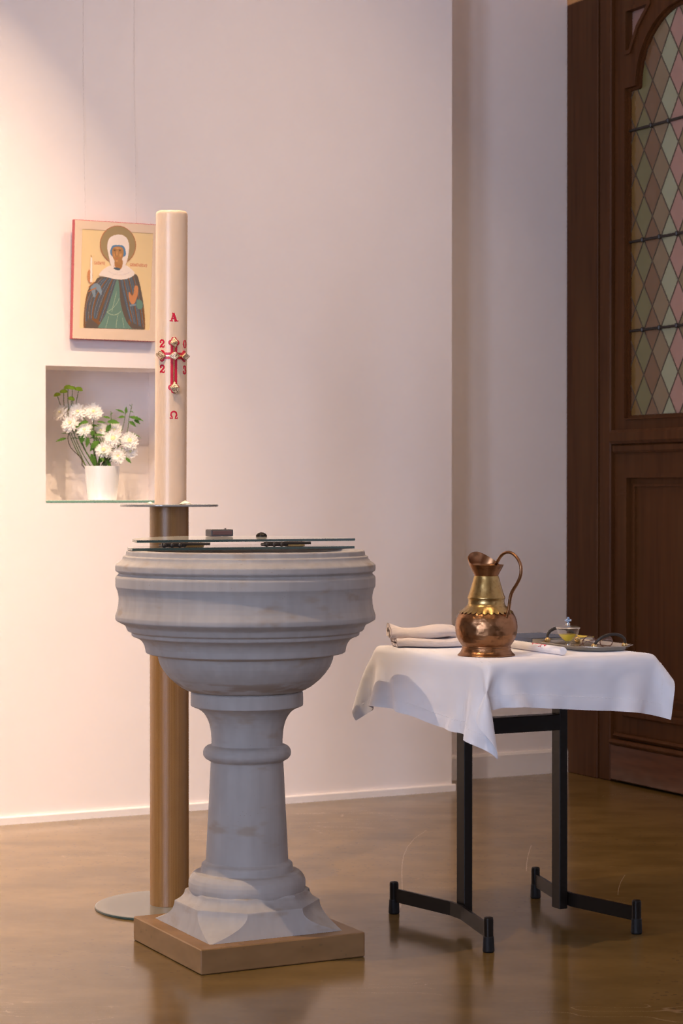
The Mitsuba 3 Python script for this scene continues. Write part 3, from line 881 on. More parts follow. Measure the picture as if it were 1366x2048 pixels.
TOC = np.array([0.05, -1.0, 0.25])
blooms = [  # x, y, radius (crop pixels), facing (x, z tilt), depth offset
    (190, 415, 96, (-0.7, 0.75), -0.02, 'leftmost large white chrysanthemum under the green buttons'),
    (300, 395, 92, (-0.2, 0.7), 0.01, 'white chrysanthemum just right of the leftmost one'),
    (425, 405, 105, (0.05, 0.55), -0.015, 'white chrysanthemum in the middle of the top row'),
    (630, 405, 108, (0.3, 0.6), -0.005, 'white chrysanthemum at the right end of the top row'),
    (320, 555, 112, (-0.4, 0.1), -0.03, 'white chrysanthemum drooping below the top row on the left'),
    (510, 640, 92, (-0.15, 0.6), -0.03, 'white chrysanthemum alone at the centre of the bouquet'),
    (720, 650, 95, (-0.1, 0.9), 0.01, 'white chrysanthemum behind the middle right cluster'),
    (900, 640, 100, (0.1, 0.9), 0.01, 'white chrysanthemum under the holly like leaves'),
    (885, 755, 108, (0.0, 0.25), -0.035, 'white chrysanthemum with yellow heart facing front in the right cluster'),
    (1100, 785, 105, (0.35, 0.25), -0.025, 'rightmost white chrysanthemum with yellow heart'),
    (760, 905, 98, (-0.15, 0.05), -0.05, 'white chrysanthemum with large yellow heart low above the pot'),
    (950, 985, 95, (0.1, -0.3), -0.04, 'lowest white chrysanthemum over the right rim of the pot'),
    (1110, 930, 90, (0.6, -0.2), -0.01, 'white chrysanthemum half hidden at the lower right of the bouquet'),
]
for i, (x, y, R, (tx, tz), dn, lab) in enumerate(blooms):
    c = f2(x, y, dn)
    R = R * 0.15374 / NPP
    d = np.array([tx * 0.8, -1.0, 0.25 + 0.45 * tz])
    d /= np.linalg.norm(d)
    t = thing('chrysanthemum', lab, 'flower', 'white chrysanthemums in the niche')
    obj(t + '__petals', petals(c - d * R * 0.2, d, R * 1.20, 10 + i, 0.12), 'mat_petal', smooth=False, kind='stuff')
    hm = trimesh.creation.icosphere(2, R * (0.27 if i in (8, 9, 10) else 0.17))
    hm.vertices *= [1, 1, 0.6]
    hm.vertices = hm.vertices @ frame(d).T + c + d * R * 0.03
    obj(t + '__heart', hm, 'mat_flower_heart', smooth=True)
    top = c - d * R * 0.2
    sp_ = stem_path(top, i)
    obj(t + '__stem', tube(sp_, np.linspace(0.0022, 0.0014, len(sp_)), 7), 'mat_stem', smooth=40)
    rg = np.random.default_rng(90 + i)
    for q in range(2):
        k = int(rg.integers(5, 11))
        dl = np.array([rg.uniform(-1, 1), -abs(rg.uniform(0.2, 0.9)), rg.uniform(-0.1, 0.6)])
        obj(t + '__leaf', leaf_mesh(sp_[k], dl, rg.uniform(0.03, 0.045), rg.uniform(0.014, 0.02), [0.1, -0.3, 1]), 'mat_leaf', smooth=True)

buttons = [(160, 197, 42), (243, 155, 46), (300, 103, 50), (355, 110, 42), (440, 125, 48), (342, 248, 42)]
bl = ['lowest left green button flower', 'second green button flower from the left', 'tallest green button flower', 'green button flower behind the tallest one', 'rightmost green button flower', 'green button flower hanging below the others']
for i, ((x, y, R), lab) in enumerate(zip(buttons, bl)):
    c = f2(x, y, 0.005 * (i % 3))
    R = R * 0.15374 / NPP
    t = thing('button_flower', lab, 'flower', 'green button chrysanthemums in the niche')
    b = trimesh.creation.icosphere(4, R)
    nv = meshkit.noise(b.vertices / R * 7.0, i)
    b.vertices *= (0.92 + 0.16 * nv)[:, None] * np.array([1.05, 1.05, 0.78])
    b.vertices[:, 2] = np.maximum(b.vertices[:, 2], -0.25 * R)
    obj(t + '__bloom', moved(b, c, 0, 0.15, 0.1 * (i - 2)), 'mat_button', smooth=True)
    root = f2(330 + 0.55 * (x - 300) + (18, -22, 10, 34, -6, 24)[i], 520 + 25 * (i % 3), 0.012 * (i % 2))
    o = POT + [-0.042 + 0.013 * i, 0.012 * (-1) ** i, PH - 0.035]
    path = spline([o, root, c - [0, 0, R * 0.2]], 18)
    obj(t + '__stem', tube(path, np.linspace(0.0019, 0.0012, 18), 7), 'mat_stem', smooth=40)
    for q in range(1):
        obj(t + '__leaf', leaf_mesh(path[9], [(-1) ** i * 0.9, -0.4, 0.3], 0.032, 0.014, [0, -0.3, 1]), 'mat_leaf', smooth=True)

sprigs = [  # stem as crop points, leaves (x, y, dx, dy, length px, width px)
    ('arching leafy sprig with a single low leaf on the left', [(480, 1100), (480, 1040), (370, 920), (300, 740), (325, 650), (340, 560)], [(280, 760, -140, 25, 145, 52), (330, 655, -95, 15, 60, 20)], 'mat_twig'),
    ('short sprig with narrow upright tips left of the tall sprig', [(700, 1080), (780, 800), (845, 610), (860, 470), (858, 400)], [(850, 500, -100, -35, 110, 44), (855, 580, -40, 60, 120, 70), (850, 460, 45, -60, 55, 16), (810, 545, 150, -5, 165, 95), (680, 545, 110, 0, 120, 40)], 'mat_stem'),
    ('tall leafy sprig at the right of the bouquet', [(760, 1090), (900, 850), (1015, 610), (1040, 480), (1055, 400)], [(1030, 430, -100, -60, 125, 42), (1050, 420, 10, -65, 70, 45), (1035, 480, -85, 0, 90, 55), (1040, 440, 40, -45, 55, 30)], 'mat_stem'),
    ('rightmost holly like sprig with toothed leaves', [(800, 1090), (960, 860), (1075, 650), (1090, 520), (1115, 400), (1135, 310)], [(1095, 480, 185, 25, 195, 70), (1095, 540, 70, 40, 110, 70), (1160, 520, 60, 30, 90, 70), (1110, 400, 35, 15, 50, 20), (1110, 680, 160, 60, 170, 20), (1120, 350, -15, -30, 40, 14)], 'mat_stem'),
    ('low sprig leaning over the right rim of the pot', [(760, 1110), (900, 1040), (1000, 960), (1030, 930)], [(1040, 1010, 80, 55, 110, 60), (1010, 930, -10, -60, 60, 26), (800, 1040, 75, 110, 130, 62), (860, 920, -10, -70, 90, 45)], 'mat_stem'),
    ('broad leaved sprig in the middle above the pot rim', [(640, 1110), (640, 900), (650, 740), (600, 560)], [(600, 960, 65, 150, 190, 90), (700, 790, -95, 100, 175, 100), (560, 745, -10, 90, 130, 66), (610, 650, 10, 60, 85, 66), (470, 820, 30, -110, 140, 80), (560, 545, -110, 10, 120, 66), (700, 1080, 60, -90, 130, 70), (640, 720, 110, -15, 130, 50), (400, 620, 60, -50, 90, 50)], 'mat_stem'),
]
for i, (lab, path, leaves, mat) in enumerate(sprigs):
    t = thing('leafy_sprig', lab, 'sprig', 'green sprigs in the niche bouquet')
    dn = -0.03 if i >= 4 else 0.012 * (i - 1)
    P = spline([f2(x, y, dn) for x, y in path], 24)
    P = np.vstack([POT + [np.clip(P[0][0] - POT[0], -0.04, 0.04), -0.01, PH - 0.035], P])
    obj(t + '__stem', tube(P, np.linspace(0.0020, 0.0010, len(P)), 7), mat, smooth=40)
    for (x, y, dx, dy, L, w) in leaves:
        dd = np.array([dx, -0.25 * math.hypot(dx, dy), -dy], float)
        obj(t + '__leaf', leaf_mesh(f2(x, y, dn), dd, L * 0.15374 / NPP, w * 0.15374 / NPP * 0.85, [0.25, -0.75, 0.65]), 'mat_leaf', smooth=True)

# ------------------------------------------------------------------ icon on the wall
exec_icon = True
PW, PHT, PTH = 0.312, 0.412, 0.022
ic = thing('icon_painting', 'painted icon of a haloed woman in white veil, on a red edged board', 'painting')
bl_ = on_wall(143.5, 677, N0 - PTH - 0.003)
tilt = math.radians(4.0)


def icon_place(m):                                  # local: x along the wall, y up, z out of the wall
    v = m.vertices
    y, z = v[:, 1], v[:, 2]
    yy = y * math.cos(tilt) - z * math.sin(tilt) * 1.0
    out = y * math.sin(tilt) + z * math.cos(tilt)
    w = np.stack([bl_[0] + v[:, 0], N0 - 0.003 - out, bl_[2] + yy], 1)
    m = trimesh.Trimesh(W(w), m.faces, process=False)
    if m.volume < 0:
        m.invert()
    return m


Q = np.array([(160, 145), (945, 187), (920, 1325), (120, 1300)], float)   # board corners in the traced picture
src = np.array([(0, PHT), (PW, PHT), (PW, 0), (0, 0)])
rowsA, rhs = [], []
for (x, y), (X, Y) in zip(Q, src):
    rowsA += [[x, y, 1, 0, 0, 0, -X * x, -X * y], [0, 0, 0, x, y, 1, -Y * x, -Y * y]]
    rhs += [X, Y]
Hm = np.append(np.linalg.solve(np.array(rowsA), np.array(rhs)), 1).reshape(3, 3)


def L(pts):
    p = np.c_[np.asarray(pts, float), np.ones(len(pts))] @ Hm.T
    return p[:, :2] / p[:, 2:]


def smoothp(pts, closed=True):                      # Chaikin
    p = L(pts)
    for _ in range(2):
        q = np.roll(p, -1, 0)
        p = np.stack([0.75 * p + 0.25 * q, 0.25 * p + 0.75 * q], 1).reshape(-1, 2)
    return Polygon(p).buffer(0)


def sline(pts, w):
    p = L(pts)
    if len(p) > 2:
        p = spline(p, 5 * len(p))
    return LineString(p).buffer(w / 2)


pr('mat_board_edge', (0.48, 0.085, 0.09), 0.5)
pr('mat_border', (0.72, 0.54, 0.40), 0.5)
cols = {'ground': (0.76, 0.55, 0.29), 'halo': (0.33, 0.235, 0.115), 'halo_rim': (0.42, 0.12, 0.05), 'veil': (0.78, 0.66, 0.58), 'veil_shade': (0.60, 0.50, 0.46), 'blue': (0.10, 0.20, 0.34), 'skin': (0.40, 0.19, 0.065), 'skin_light': (0.55, 0.27, 0.10), 'hand': (0.55, 0.22, 0.09), 'dark': (0.07, 0.035, 0.02), 'mantle': (0.115, 0.085, 0.065), 'hem_brown': (0.19, 0.085, 0.032), 'fold': (0.075, 0.10, 0.13), 'fold_light': (0.20, 0.25, 0.29), 'robe': (0.13, 0.22, 0.17), 'robe_light': (0.30, 0.38, 0.26), 'hem': (0.42, 0.15, 0.05), 'red': (0.50, 0.12, 0.07), 'candle': (0.80, 0.70, 0.62)}
for k_, c_ in cols.items():
    pr('mat_icon_' + k_, c_, 0.5, spec=0.4)
obj(ic + '__board', icon_place(moved(cbox((PW, PHT, PTH), 0.0015), (PW / 2, PHT / 2, PTH / 2))), 'mat_board_edge', label='red edged wooden board')
outer = sbox(0.0022, 0.0022, PW - 0.0022, PHT - 0.0022)
inner_r = Polygon(L([(232, 238), (890, 275), (858, 1205), (196, 1188)])).buffer(0.0012)
obj(ic + '__border', icon_place(moved(extrude(outer.difference(inner_r), 0.0030), (0, 0, PTH))), 'mat_border', label='raised cream border')
obj(ic + '__ground', icon_place(moved(extrude(inner_r, 0.0008), (0, 0, PTH))), 'mat_icon_ground', label='golden ochre ground')
LAY = [PTH + 0.0008]


def paint(name, shape, col, th=0.0003):
    if shape.is_empty:
        return
    LAY[0] += 0.00006
    z = LAY[0]
    obj(f'{ic}__{name}', icon_place(moved(extrude(shape, th), (0, 0, z))), 'mat_icon_' + col)


hc_ = L([(562, 384)])[0]
LAY[0] = PTH + 0.0032
paint('halo_rim', affinity.scale(Point(*hc_).buffer(0.0665, 40), 1, 1.0), 'halo_rim')
paint('halo', Point(*hc_).buffer(0.0645, 40), 'halo')
mantle = smoothp([(370, 690), (345, 745), (290, 790), (262, 860), (245, 960), (232, 1100), (232, 1186), (232, 1190), (812, 1202), (815, 1200), (815, 1110), (800, 940), (775, 800), (750, 690), (725, 655), (640, 690), (480, 700)])
paint('mantle', mantle, 'mantle')
robe = smoothp([(545, 715), (520, 810), (480, 930), (450, 1040), (400, 1130), (365, 1186), (365, 1190), (690, 1198), (692, 1196), (650, 1150), (610, 1060), (580, 940), (575, 830), (565, 720)])
paint('robe', robe, 'robe')
paint('robe_fold', unary_union([sline([(545, 840), (520, 940), (500, 1030)], 0.0022), sline([(570, 900), (540, 960), (490, 1010), (455, 1030)], 0.0020), sline([(450, 1030), (520, 1062), (585, 1025)], 0.0026), sline([(560, 1060), (545, 1120), (540, 1190)], 0.002), sline([(470, 1080), (440, 1190)], 0.0018), sline([(600, 1090), (615, 1190)], 0.0018)]).intersection(robe), 'robe_light')
rgf = np.random.default_rng(8)
blue_, light_, brown_ = [], [], []
for k in range(15):                                  # folds fall from the neck to the hem, left and right of the robe
    q = k / 14
    a0, a1 = (540 - 130 * q, 712 - 8 * q), (400 - 150 * q + rgf.uniform(-12, 12), 1150 - 120 * q * (1 - q) * 2)
    m0 = ((a0[0] + a1[0]) / 2 + 20 - 70 * q, (a0[1] + a1[1]) / 2 - 40)
    b0, b1 = (585 + 120 * q, 708 - 35 * q), (670 + 130 * q + rgf.uniform(-8, 8), 1120 + 60 * q)
    m1 = ((b0[0] + b1[0]) / 2 - 8 + 22 * q, (b0[1] + b1[1]) / 2)
    for path in ([a0, m0, a1], [b0, m1, b1]):
        (blue_, light_, brown_)[(k % 5 in (1, 4)) + 2 * (k % 5 == 3)].append(sline(path, 0.0042 if k % 5 not in (1, 4) else 0.0011))
hem_ = [sline([(262, 860), (245, 960), (236, 1100), (236, 1180)], 0.010), sline([(300, 1080), (420, 1180)], 0.012), sline([(700, 1040), (660, 1150)], 0.010), sline([(800, 1000), (812, 1190)], 0.008)]
paint('mantle_hem', unary_union(hem_ + brown_).intersection(mantle).difference(robe.buffer(0.0008)), 'hem_brown')
paint('mantle_fold', unary_union(blue_).intersection(mantle).difference(robe.buffer(0.0005)), 'fold')
paint('mantle_light', unary_union(light_).intersection(mantle).difference(robe.buffer(0.0005)), 'fold_light')
paint('mantle_lining', smoothp([(735, 900), (790, 920), (795, 990), (770, 1010), (730, 990)]), 'robe')
paint('sleeve', smoothp([(345, 745), (395, 775), (408, 840), (400, 880), (372, 830), (340, 800), (350, 870), (330, 905), (310, 830), (290, 800)]), 'fold_light')
paint('cuff', unary_union([sline([(280, 835), (350, 800)], 0.0036), sline([(285, 790), (335, 745)], 0.0030)]), 'hem')
paint('hand', smoothp([(272, 650), (288, 618), (318, 640), (322, 700), (310, 752), (290, 758), (272, 720)]), 'hand')
paint('hand_shade', unary_union([sline([(276, 670), (312, 660)], 0.0012), sline([(276, 690), (314, 682)], 0.0012), sline([(280, 710), (314, 704)], 0.0012)]), 'skin')
paint('painted_candle', Polygon(L([(303, 505), (318, 505), (318, 745), (296, 745)])), 'candle')
paint('painted_flame', smoothp([(309, 480), (314, 495), (309, 510), (304, 495)]), 'skin')
paint('open_hand', unary_union([smoothp([(655, 850), (668, 830), (690, 880), (705, 860), (712, 790), (722, 770), (732, 775), (742, 772), (752, 800), (748, 850), (735, 900), (715, 950), (690, 960), (668, 930)])]), 'hand')
paint('hand_shade', unary_union([sline([(722, 790), (712, 870)], 0.0009), sline([(736, 790), (724, 870)], 0.0009)]), 'skin')
paint('cuff', unary_union([sline([(675, 968), (722, 960)], 0.0060)]), 'fold_light')
paint('cowl', smoothp([(500, 575), (430, 610), (365, 680), (430, 690), (520, 712), (600, 720), (680, 700), (728, 655), (680, 610), (630, 570)]), 'veil')
paint('cowl_fold', unary_union([sline([(470, 640), (560, 672), (680, 640)], 0.0014), sline([(600, 640), (550, 655), (500, 690)], 0.0012)]), 'veil_shade')
paint('veil', smoothp([(565, 280), (480, 310), (455, 390), (470, 480), (490, 580), (520, 620), (600, 625), (640, 560), (660, 470), (668, 380), (640, 305)]), 'veil')
paint('cap', smoothp([(500, 400), (520, 385), (600, 385), (625, 410), (637, 470), (625, 495), (600, 500), (520, 500), (495, 490), (482, 450)]), 'blue')
paint('neck', smoothp([(522, 520), (610, 515), (600, 600), (575, 625), (530, 610)]), 'skin')
paint('collar', smoothp([(515, 600), (582, 605), (578, 632), (520, 620)]), 'fold')
paint('collar', unary_union([sline([(520, 580), (585, 583)], 0.0014), sline([(518, 595), (585, 598)], 0.0014)]), 'hem')
paint('face', smoothp([(505, 420), (530, 400), (590, 400), (612, 425), (612, 480), (595, 530), (565, 555), (540, 550), (515, 520), (502, 470)]), 'skin')
paint('face_light', unary_union([smoothp([(530, 408), (585, 408), (590, 425), (530, 425)]), smoothp([(545, 430), (555, 430), (556, 490), (540, 490)]), smoothp([(515, 465), (535, 465), (532, 500), (520, 495)]), smoothp([(570, 465), (598, 465), (590, 500), (572, 500)]), smoothp([(535, 530), (560, 530), (556, 548), (540, 546)])]), 'skin_light')
paint('eye', unary_union([affinity.scale(Point(*L([(527, 438)])[0]).buffer(0.0026), 1.5, 0.7), affinity.scale(Point(*L([(577, 438)])[0]).buffer(0.0026), 1.5, 0.7), sline([(515, 424), (540, 424)], 0.0011), sline([(565, 424), (592, 424)], 0.0011), sline([(552, 430), (541, 488), (555, 492)], 0.0009)]), 'dark')
paint('mouth', sline([(538, 510), (548, 513), (560, 509)], 0.0016), 'red')


def caption(word, x0, x1, y):
    m = meshkit.text_mesh(word, 1.0, 1.0, True)
    b = m.bounds
    p0, p1 = L([(x0, y), (x1, y + (x1 - x0) * 0.03)])
    sx = (p1[0] - p0[0]) / (b[1][0] - b[0][0])
    m.vertices = (m.vertices - [b[0][0], 0, 0]) * [sx, 0.0098, 0.0004] + [p0[0], p0[1], LAY[0] - 0.0022]
    obj(ic + '__caption', icon_place(m), 'mat_icon_red')


LAY[0] = PTH + 0.0031
caption('SAINTE', 337, 440, 572)
caption('GENEVIEVE', 675, 838, 587)
for px in (170, 272):
    q = on_wall(px, 444, N0 - 0.02)
    top = UN(W([q[0], N0 - 0.004, ROOM_H]))
    obj(ic + '__hanging_wire', tube(W([[q[0], N0 - 0.024, q[2] - 0.01], [q[0], N0 - 0.003, q[2] + 0.5], [q[0], N0 - 0.003, ROOM_H]]), 0.00035, 6), 'mat_wire')

# ------------------------------------------------------------------ side table
tb = thing('side_table', 'small table with black metal frame and V shaped feet, under a white cloth', 'table')
TC = UN([0.4525, 5.481, 0])
TU0, TU1, TN0, TN1 = TC[0] - 0.270, TC[0] + 0.248, TC[1] - 0.312, TC[1] + 0.285
TZ = 0.7235
tpl_ = extrude(sbox(TU0 + 0.03, TN0 + 0.03, TU1 - 0.03, TN1 - 0.03).buffer(0.024, 12), 0.024)
tpl_.vertices = W(tpl_.vertices + [0, 0, TZ - 0.0255])
obj(tb + '__tabletop', tpl_, 'mat_oak', label='rectangular top hidden under the cloth')
feet = {}
for k, (px, py) in dict(a=(788, 1827), b=(977, 1904), c=(1071, 1796), d=(1273, 1867)).items():
    feet[k] = on_z(px, py, 0.0)
legs = [on_z(928, 1845, 0.0), on_z(1120, 1822, 0.0)]
for (f0, f1), e, sg in ((('a', 'b'), 0.076, 1), (('c', 'd'), 0.078, -1)):
    p0, p1 = feet[f0], feet[f1]
    mid = (p0 + p1) / 2 + sg * e * np.array([CA, SA, 0])
    lu = UN(mid)
    obj(tb + '__leg', box_un(lu[0] - 0.0125, lu[0] + 0.0125, lu[1] - 0.02, lu[1] + 0.02, 0.027, TZ - 0.026, 0.0015), 'mat_black', label='square black upright')
    cen = mid - sg * 0.017 * np.array([CA, SA, 0])
    bars = []
    a1 = (cen - p0) / np.linalg.norm(cen - p0)
    a2 = (p1 - cen) / np.linalg.norm(p1 - cen)
    nrm = -sg * np.array([CA, SA, 0])
    poly = LineString([p0[:2], (cen - a1 * 0.03)[:2], (cen + a2 * 0.03)[:2], p1[:2]]).buffer(0.004, cap_style=2, join_style=2)
    fb = extrude(poly, 0.036)
    obj(tb + '__foot_bar', moved(fb, (0, 0, 0.033)), 'mat_black', label='bent flat foot bar')
    for p in (p0, p1):
        c = obj(tb + '__foot', moved(lathe(round_profile([(0, 0.03), (0.0120, 0.03), (0.0120, 0.083), (0.0105, 0.0865), (0, 0.088)], 0.001, 1), 28), p), 'mat_black', smooth=30)
        obj(c + '__rubber_cap', moved(lathe(round_profile([(0, 0.0005), (0.0135, 0.0005), (0.0150, 0.004), (0.0132, 0.038), (0.0120, 0.040)], 0.001, 1), 28), p), 'mat_rubber', smooth=30)
    if sg > 0:
        la = lu
    else:
        lb = lu
obj(tb + '__cross_beam', box_un(la[0], lb[0] + 0.010, lb[1] - 0.0195, lb[1] + 0.0195, 0.506, 0.548, 0.0015), 'mat_black', label='black beam joining the uprights')


# cloth: a small simulation of a linen cloth falling over the table top (position based, deterministic)
def drape():
    lu0, lu1 = TU0 - TC[0], TU1 - TC[0]
    ln0, ln1 = TN0 - TC[1], TN1 - TC[1]
    h = 0.0115
    au, bu = lu0 - 0.166, lu1 + 0.050
    an, bn = ln0 - 0.116, ln1 + 0.095
    nu, nn = int(round((bu - au) / h)) + 1, int(round((bn - an) / h)) + 1
    U, N = np.meshgrid(np.linspace(au, bu, nu), np.linspace(an, bn, nn), indexing='ij')
    # the cloth lies slightly askew: its front edge hangs lower towards the right
    N = N - (U / 0.27) * 0.020 * np.clip((0.1 - N) / 0.5, 0, 1)
    U = U + np.where(U < 0, -U / 0.43, 0) * 0.035 * np.clip((N + 0.25) / 0.55, 0, 1)
    X = np.stack([U, N, np.full_like(U, 0.006)], -1)
    rest = X.copy()
    # start from a folded guess: outside points rotate down about the table edge
    c = np.array([(lu0 + lu1) / 2, (ln0 + ln1) / 2]); hs = np.array([(lu1 - lu0) / 2, (ln1 - ln0) / 2])
    rel = X[..., :2] - c
    over = np.maximum(np.abs(rel) - hs, 0)
    o = np.linalg.norm(over, axis=-1)
    inside = np.clip(rel, -hs, hs)
    dirv = over * np.sign(rel) / np.maximum(o, 1e-9)[..., None]
    X[..., :2] = c + inside + dirv * (0.30 * o)[..., None]
    X[..., 2] = 0.006 - 0.93 * o
    rg = np.random.default_rng(3)
    X += rg.normal(0, 0.0006, X.shape)
    V = np.zeros_like(X)
    r = 0.010
    hb_ = np.array([hs[0] - r, hs[1] - r, 0.25 - r])
    cen = np.array([c[0], c[1], -0.25])

    def collide(P, Pold):
        q = P - cen
        d = np.abs(q) - hb_
        m = np.maximum(d, 0)
        L_ = np.linalg.norm(m, axis=-1)
        dist = L_ + np.minimum(d.max(-1), 0) - r
        pen = np.maximum(0.0022 - dist, 0)
        nrm = np.where((L_ > 1e-9)[..., None], m / np.maximum(L_, 1e-9)[..., None] * np.sign(q), 0.0)
        deep = L_ <= 1e-9
        ax = d[deep].argmax(-1)
        nd = np.zeros((len(ax), 3)); nd[np.arange(len(ax)), ax] = np.sign(q[deep])[np.arange(len(ax)), ax]
        nrm[deep] = nd
        Pn = P + nrm * pen[..., None]
        hit = pen > 0
        Pn[hit] = Pn[hit] * 0.35 + (Pold[hit] + nrm[hit] * ((Pn[hit] - Pold[hit]) * nrm[hit]).sum(-1, keepdims=True)) * 0.65
        return Pn

    cons = []

    def add(di, dj, k):
        for par in range(2):
            if di:
                sl = np.arange(nu - di)[(np.arange(nu - di) // di) % 2 == par]
                I, J = (sl, slice(max(-dj, 0), nn - max(dj, 0))), (sl + di, slice(max(dj, 0), nn + min(dj, 0)))
            else:
                sl = np.arange(nn - dj)[(np.arange(nn - dj) // dj) % 2 == par]
                I, J = (slice(None), sl), (slice(None), sl + dj)
            cons.append((I, J, np.linalg.norm(rest[J] - rest[I], axis=-1, keepdims=True), k))

    add(2, 0, 0.35); add(0, 2, 0.35)
    add(4, 0, 0.12); add(0, 4, 0.12)
    add(1, 1, 0.6); add(1, -1, 0.6)
    add(1, 0, 1.0); add(0, 1, 1.0)
    dt = 1 / 60
    corner = (over[..., 0] > 0.02) & (over[..., 1] > 0.02)
    for s in range(150):
        Pold = X.copy()
        V *= 0.965
        V[..., 2] -= 9.8 * dt * 0.6
        if s < 110:                                  # let each corner fold the way it does in the photograph
            fl_ = corner & (rel[..., 1] < 0) & (rel[..., 0] < 0)
            V[fl_] += np.array([0.9, -0.35, 0]) * dt
            fr_ = corner & (rel[..., 1] < 0) & (rel[..., 0] > 0)
            V[fr_] += np.array([-0.6, 2.6, 0]) * dt
            bl2 = corner & (rel[..., 1] > 0) & (rel[..., 0] < 0)
            V[bl2] += np.array([-0.5, 0.2, 0]) * dt
        X = X + V * dt
        for it in range(12):
            for I, J, L_, k in cons:
                a, b = X[I], X[J]
                d = b - a
                l = np.linalg.norm(d, axis=-1, keepdims=True)
                w = (0.5 * k) * (1 - L_ / np.maximum(l, 1e-9)) * d
                X[I] = a + w
                X[J] = b - w
            X = collide(X, Pold)
        V = (X - Pold) / dt
        sp2 = np.linalg.norm(V, axis=-1, keepdims=True)
        V *= np.minimum(1, 1.5 / np.maximum(sp2, 1e-9))
    return X, nu, nn


from scipy.ndimage import zoom as nzoom, gaussian_filter
CX, cnu, cnn = drape()
CX = np.stack([gaussian_filter(CX[..., k], 0.6, mode='nearest') for k in range(3)], -1)
fine = np.stack([nzoom(CX[..., k], (2 * cnu / cnu, 2 * cnn / cnn), order=3, mode='nearest', grid_mode=False) for k in range(3)], -1)


def vnormals(P):
    a, b = np.gradient(P, axis=0), np.gradient(P, axis=1)
    n = np.cross(a, b)
    return n / np.maximum(np.linalg.norm(n, axis=-1, keepdims=True), 1e-12)


def cloth_solid(P, t):
    n = vnormals(P)
    if n[P.shape[0] // 2, P.shape[1] // 2, 2] < 0:
        n = -n
    t = np.broadcast_to(t, P.shape[:2])[..., None]
    top, bot = P + n * t / 2, P - n * t / 2
    a, b = P.shape[:2]
    idx = np.arange(a * b).reshape(a, b)
    q = np.stack([idx[:-1, :-1], idx[1:, :-1], idx[1:, 1:], idx[:-1, 1:]], -1).reshape(-1, 4)
    ft = np.vstack([q[:, [0, 1, 2]], q[:, [0, 2, 3]]])
    fb = ft[:, ::-1] + a * b
    per = np.r_[idx[:-1, 0], idx[-1, :-1], idx[:0:-1, -1], idx[0, :0:-1]]
    nx = np.roll(per, -1)
    fs = np.vstack([np.stack([per, per + a * b, nx + a * b], 1), np.stack([per, nx + a * b, nx], 1)])
    m = trimesh.Trimesh(np.vstack([top.reshape(-1, 3), bot.reshape(-1, 3)]), np.vstack([ft, fb, fs]), process=False)
    return m, n


def edge_dist(a, b, h):
    i, j = np.meshgrid(np.arange(a), np.arange(b), indexing='ij')
    return np.minimum(np.minimum(i, a - 1 - i), np.minimum(j, b - 1 - j)) * h


ED = edge_dist(fine.shape[0], fine.shape[1], 0.0115 / 2)
tk = np.where(ED <= 0.034, 0.0030, 0.0012)
CW = fine.copy()
CW[..., 2] += TZ
CW = W(CW + np.array([TC[0], TC[1], 0]))
cm, cnrm = cloth_solid(CW, tk)
cl = thing('table_cloth', 'white linen cloth with hemmed edge, draped over the side table', 'tablecloth')
obj(cl + '__sheet', cm, 'mat_linen', smooth=50)
# stitched hem line, as a raised thread on the outer face
k = 6
path = np.vstack([CW[k:-k, k], CW[-k - 1, k:-k], CW[-k - 1:k:-1, -k - 1], CW[k, -k - 1:k:-1]])
pn = np.vstack([cnrm[k:-k, k], cnrm[-k - 1, k:-k], cnrm[-k - 1:k:-1, -k - 1], cnrm[k, -k - 1:k:-1]])
pts = path + pn * 0.0016
obj(cl + '__hem_stitching', cat([tube(pts[i:i + 2] * 1.0, 0.0007, 5) for i in range(0, len(pts) - 2, 2)]), 'mat_thread', smooth=40, kind='stuff')
CT = TZ + 0.0035                                    # upper face of the cloth on the table

# ------------------------------------------------------------------ copper ewer
ew = thing('copper_ewer', 'copper and brass ewer with high spout and curved handle, on the front of the table', 'jug')
EW = on_z(972.5, 1310.5, CT)
EP = 0.13187 / (FPX / EW[1])


def ez(y):
    return (1832 - y) * EP


body = [(1832, 430), (1826, 438), (1815, 430), (1795, 405), (1775, 390), (1752, 378), (1745, 378), (1735, 371), (1722, 372), (1715, 376), (1705, 374), (1697, 366), (1685, 368), (1660, 388), (1620, 415), (1570, 441), (1510, 460), (1450, 469), (1400, 472), (1350, 469), (1300, 460), (1250, 443), (1200, 416), (1165, 385), (1140, 358), (1110, 325)]
bp_ = np.array([(0, 0)] + [(r * EP, ez(y)) for y, r in body])
obj(ew + '__body', moved(lathe(round_profile(bp_, 0.001, 1), 112), EW), 'mat_copper', smooth=50, label='hammered copper belly and foot')
neck = [(1165, 387), (1140, 360), (1110, 326), (1085, 298), (1065, 281), (1040, 271), (1010, 268), (985, 270), (972, 276), (962, 281), (952, 281), (942, 275), (920, 266), (850, 243), (780, 222), (720, 205), (670, 192), (648, 186), (636, 184), (628, 180)]
npf = np.array([(r * EP + 0.0010, ez(y)) for y, r in neck])
seg = 168
a_ = np.arange(seg) * 2 * np.pi / seg
rows = []
for k, (r, z) in enumerate(npf):
    zk = np.full(seg, z)
    rk = np.full(seg, r)
    if k == 0:                                       # scalloped lower edge
        sc = np.abs(np.sin(a_ * 14))
        zk = z - 0.0050 * sc + 0.001
        rk = r + 0.0040 * sc + 0.0009
    rows.append(np.stack([rk * np.cos(a_), rk * np.sin(a_), zk], 1))
obj(ew + '__neck', moved(grid_mesh(np.array(rows).transpose(1, 0, 2), True), EW), 'mat_brass', smooth=True, label='brass neck with scalloped edge')
SPA = math.radians(127)                              # the spout points away to the left
u_ = np.linspace(0, 1, 22)
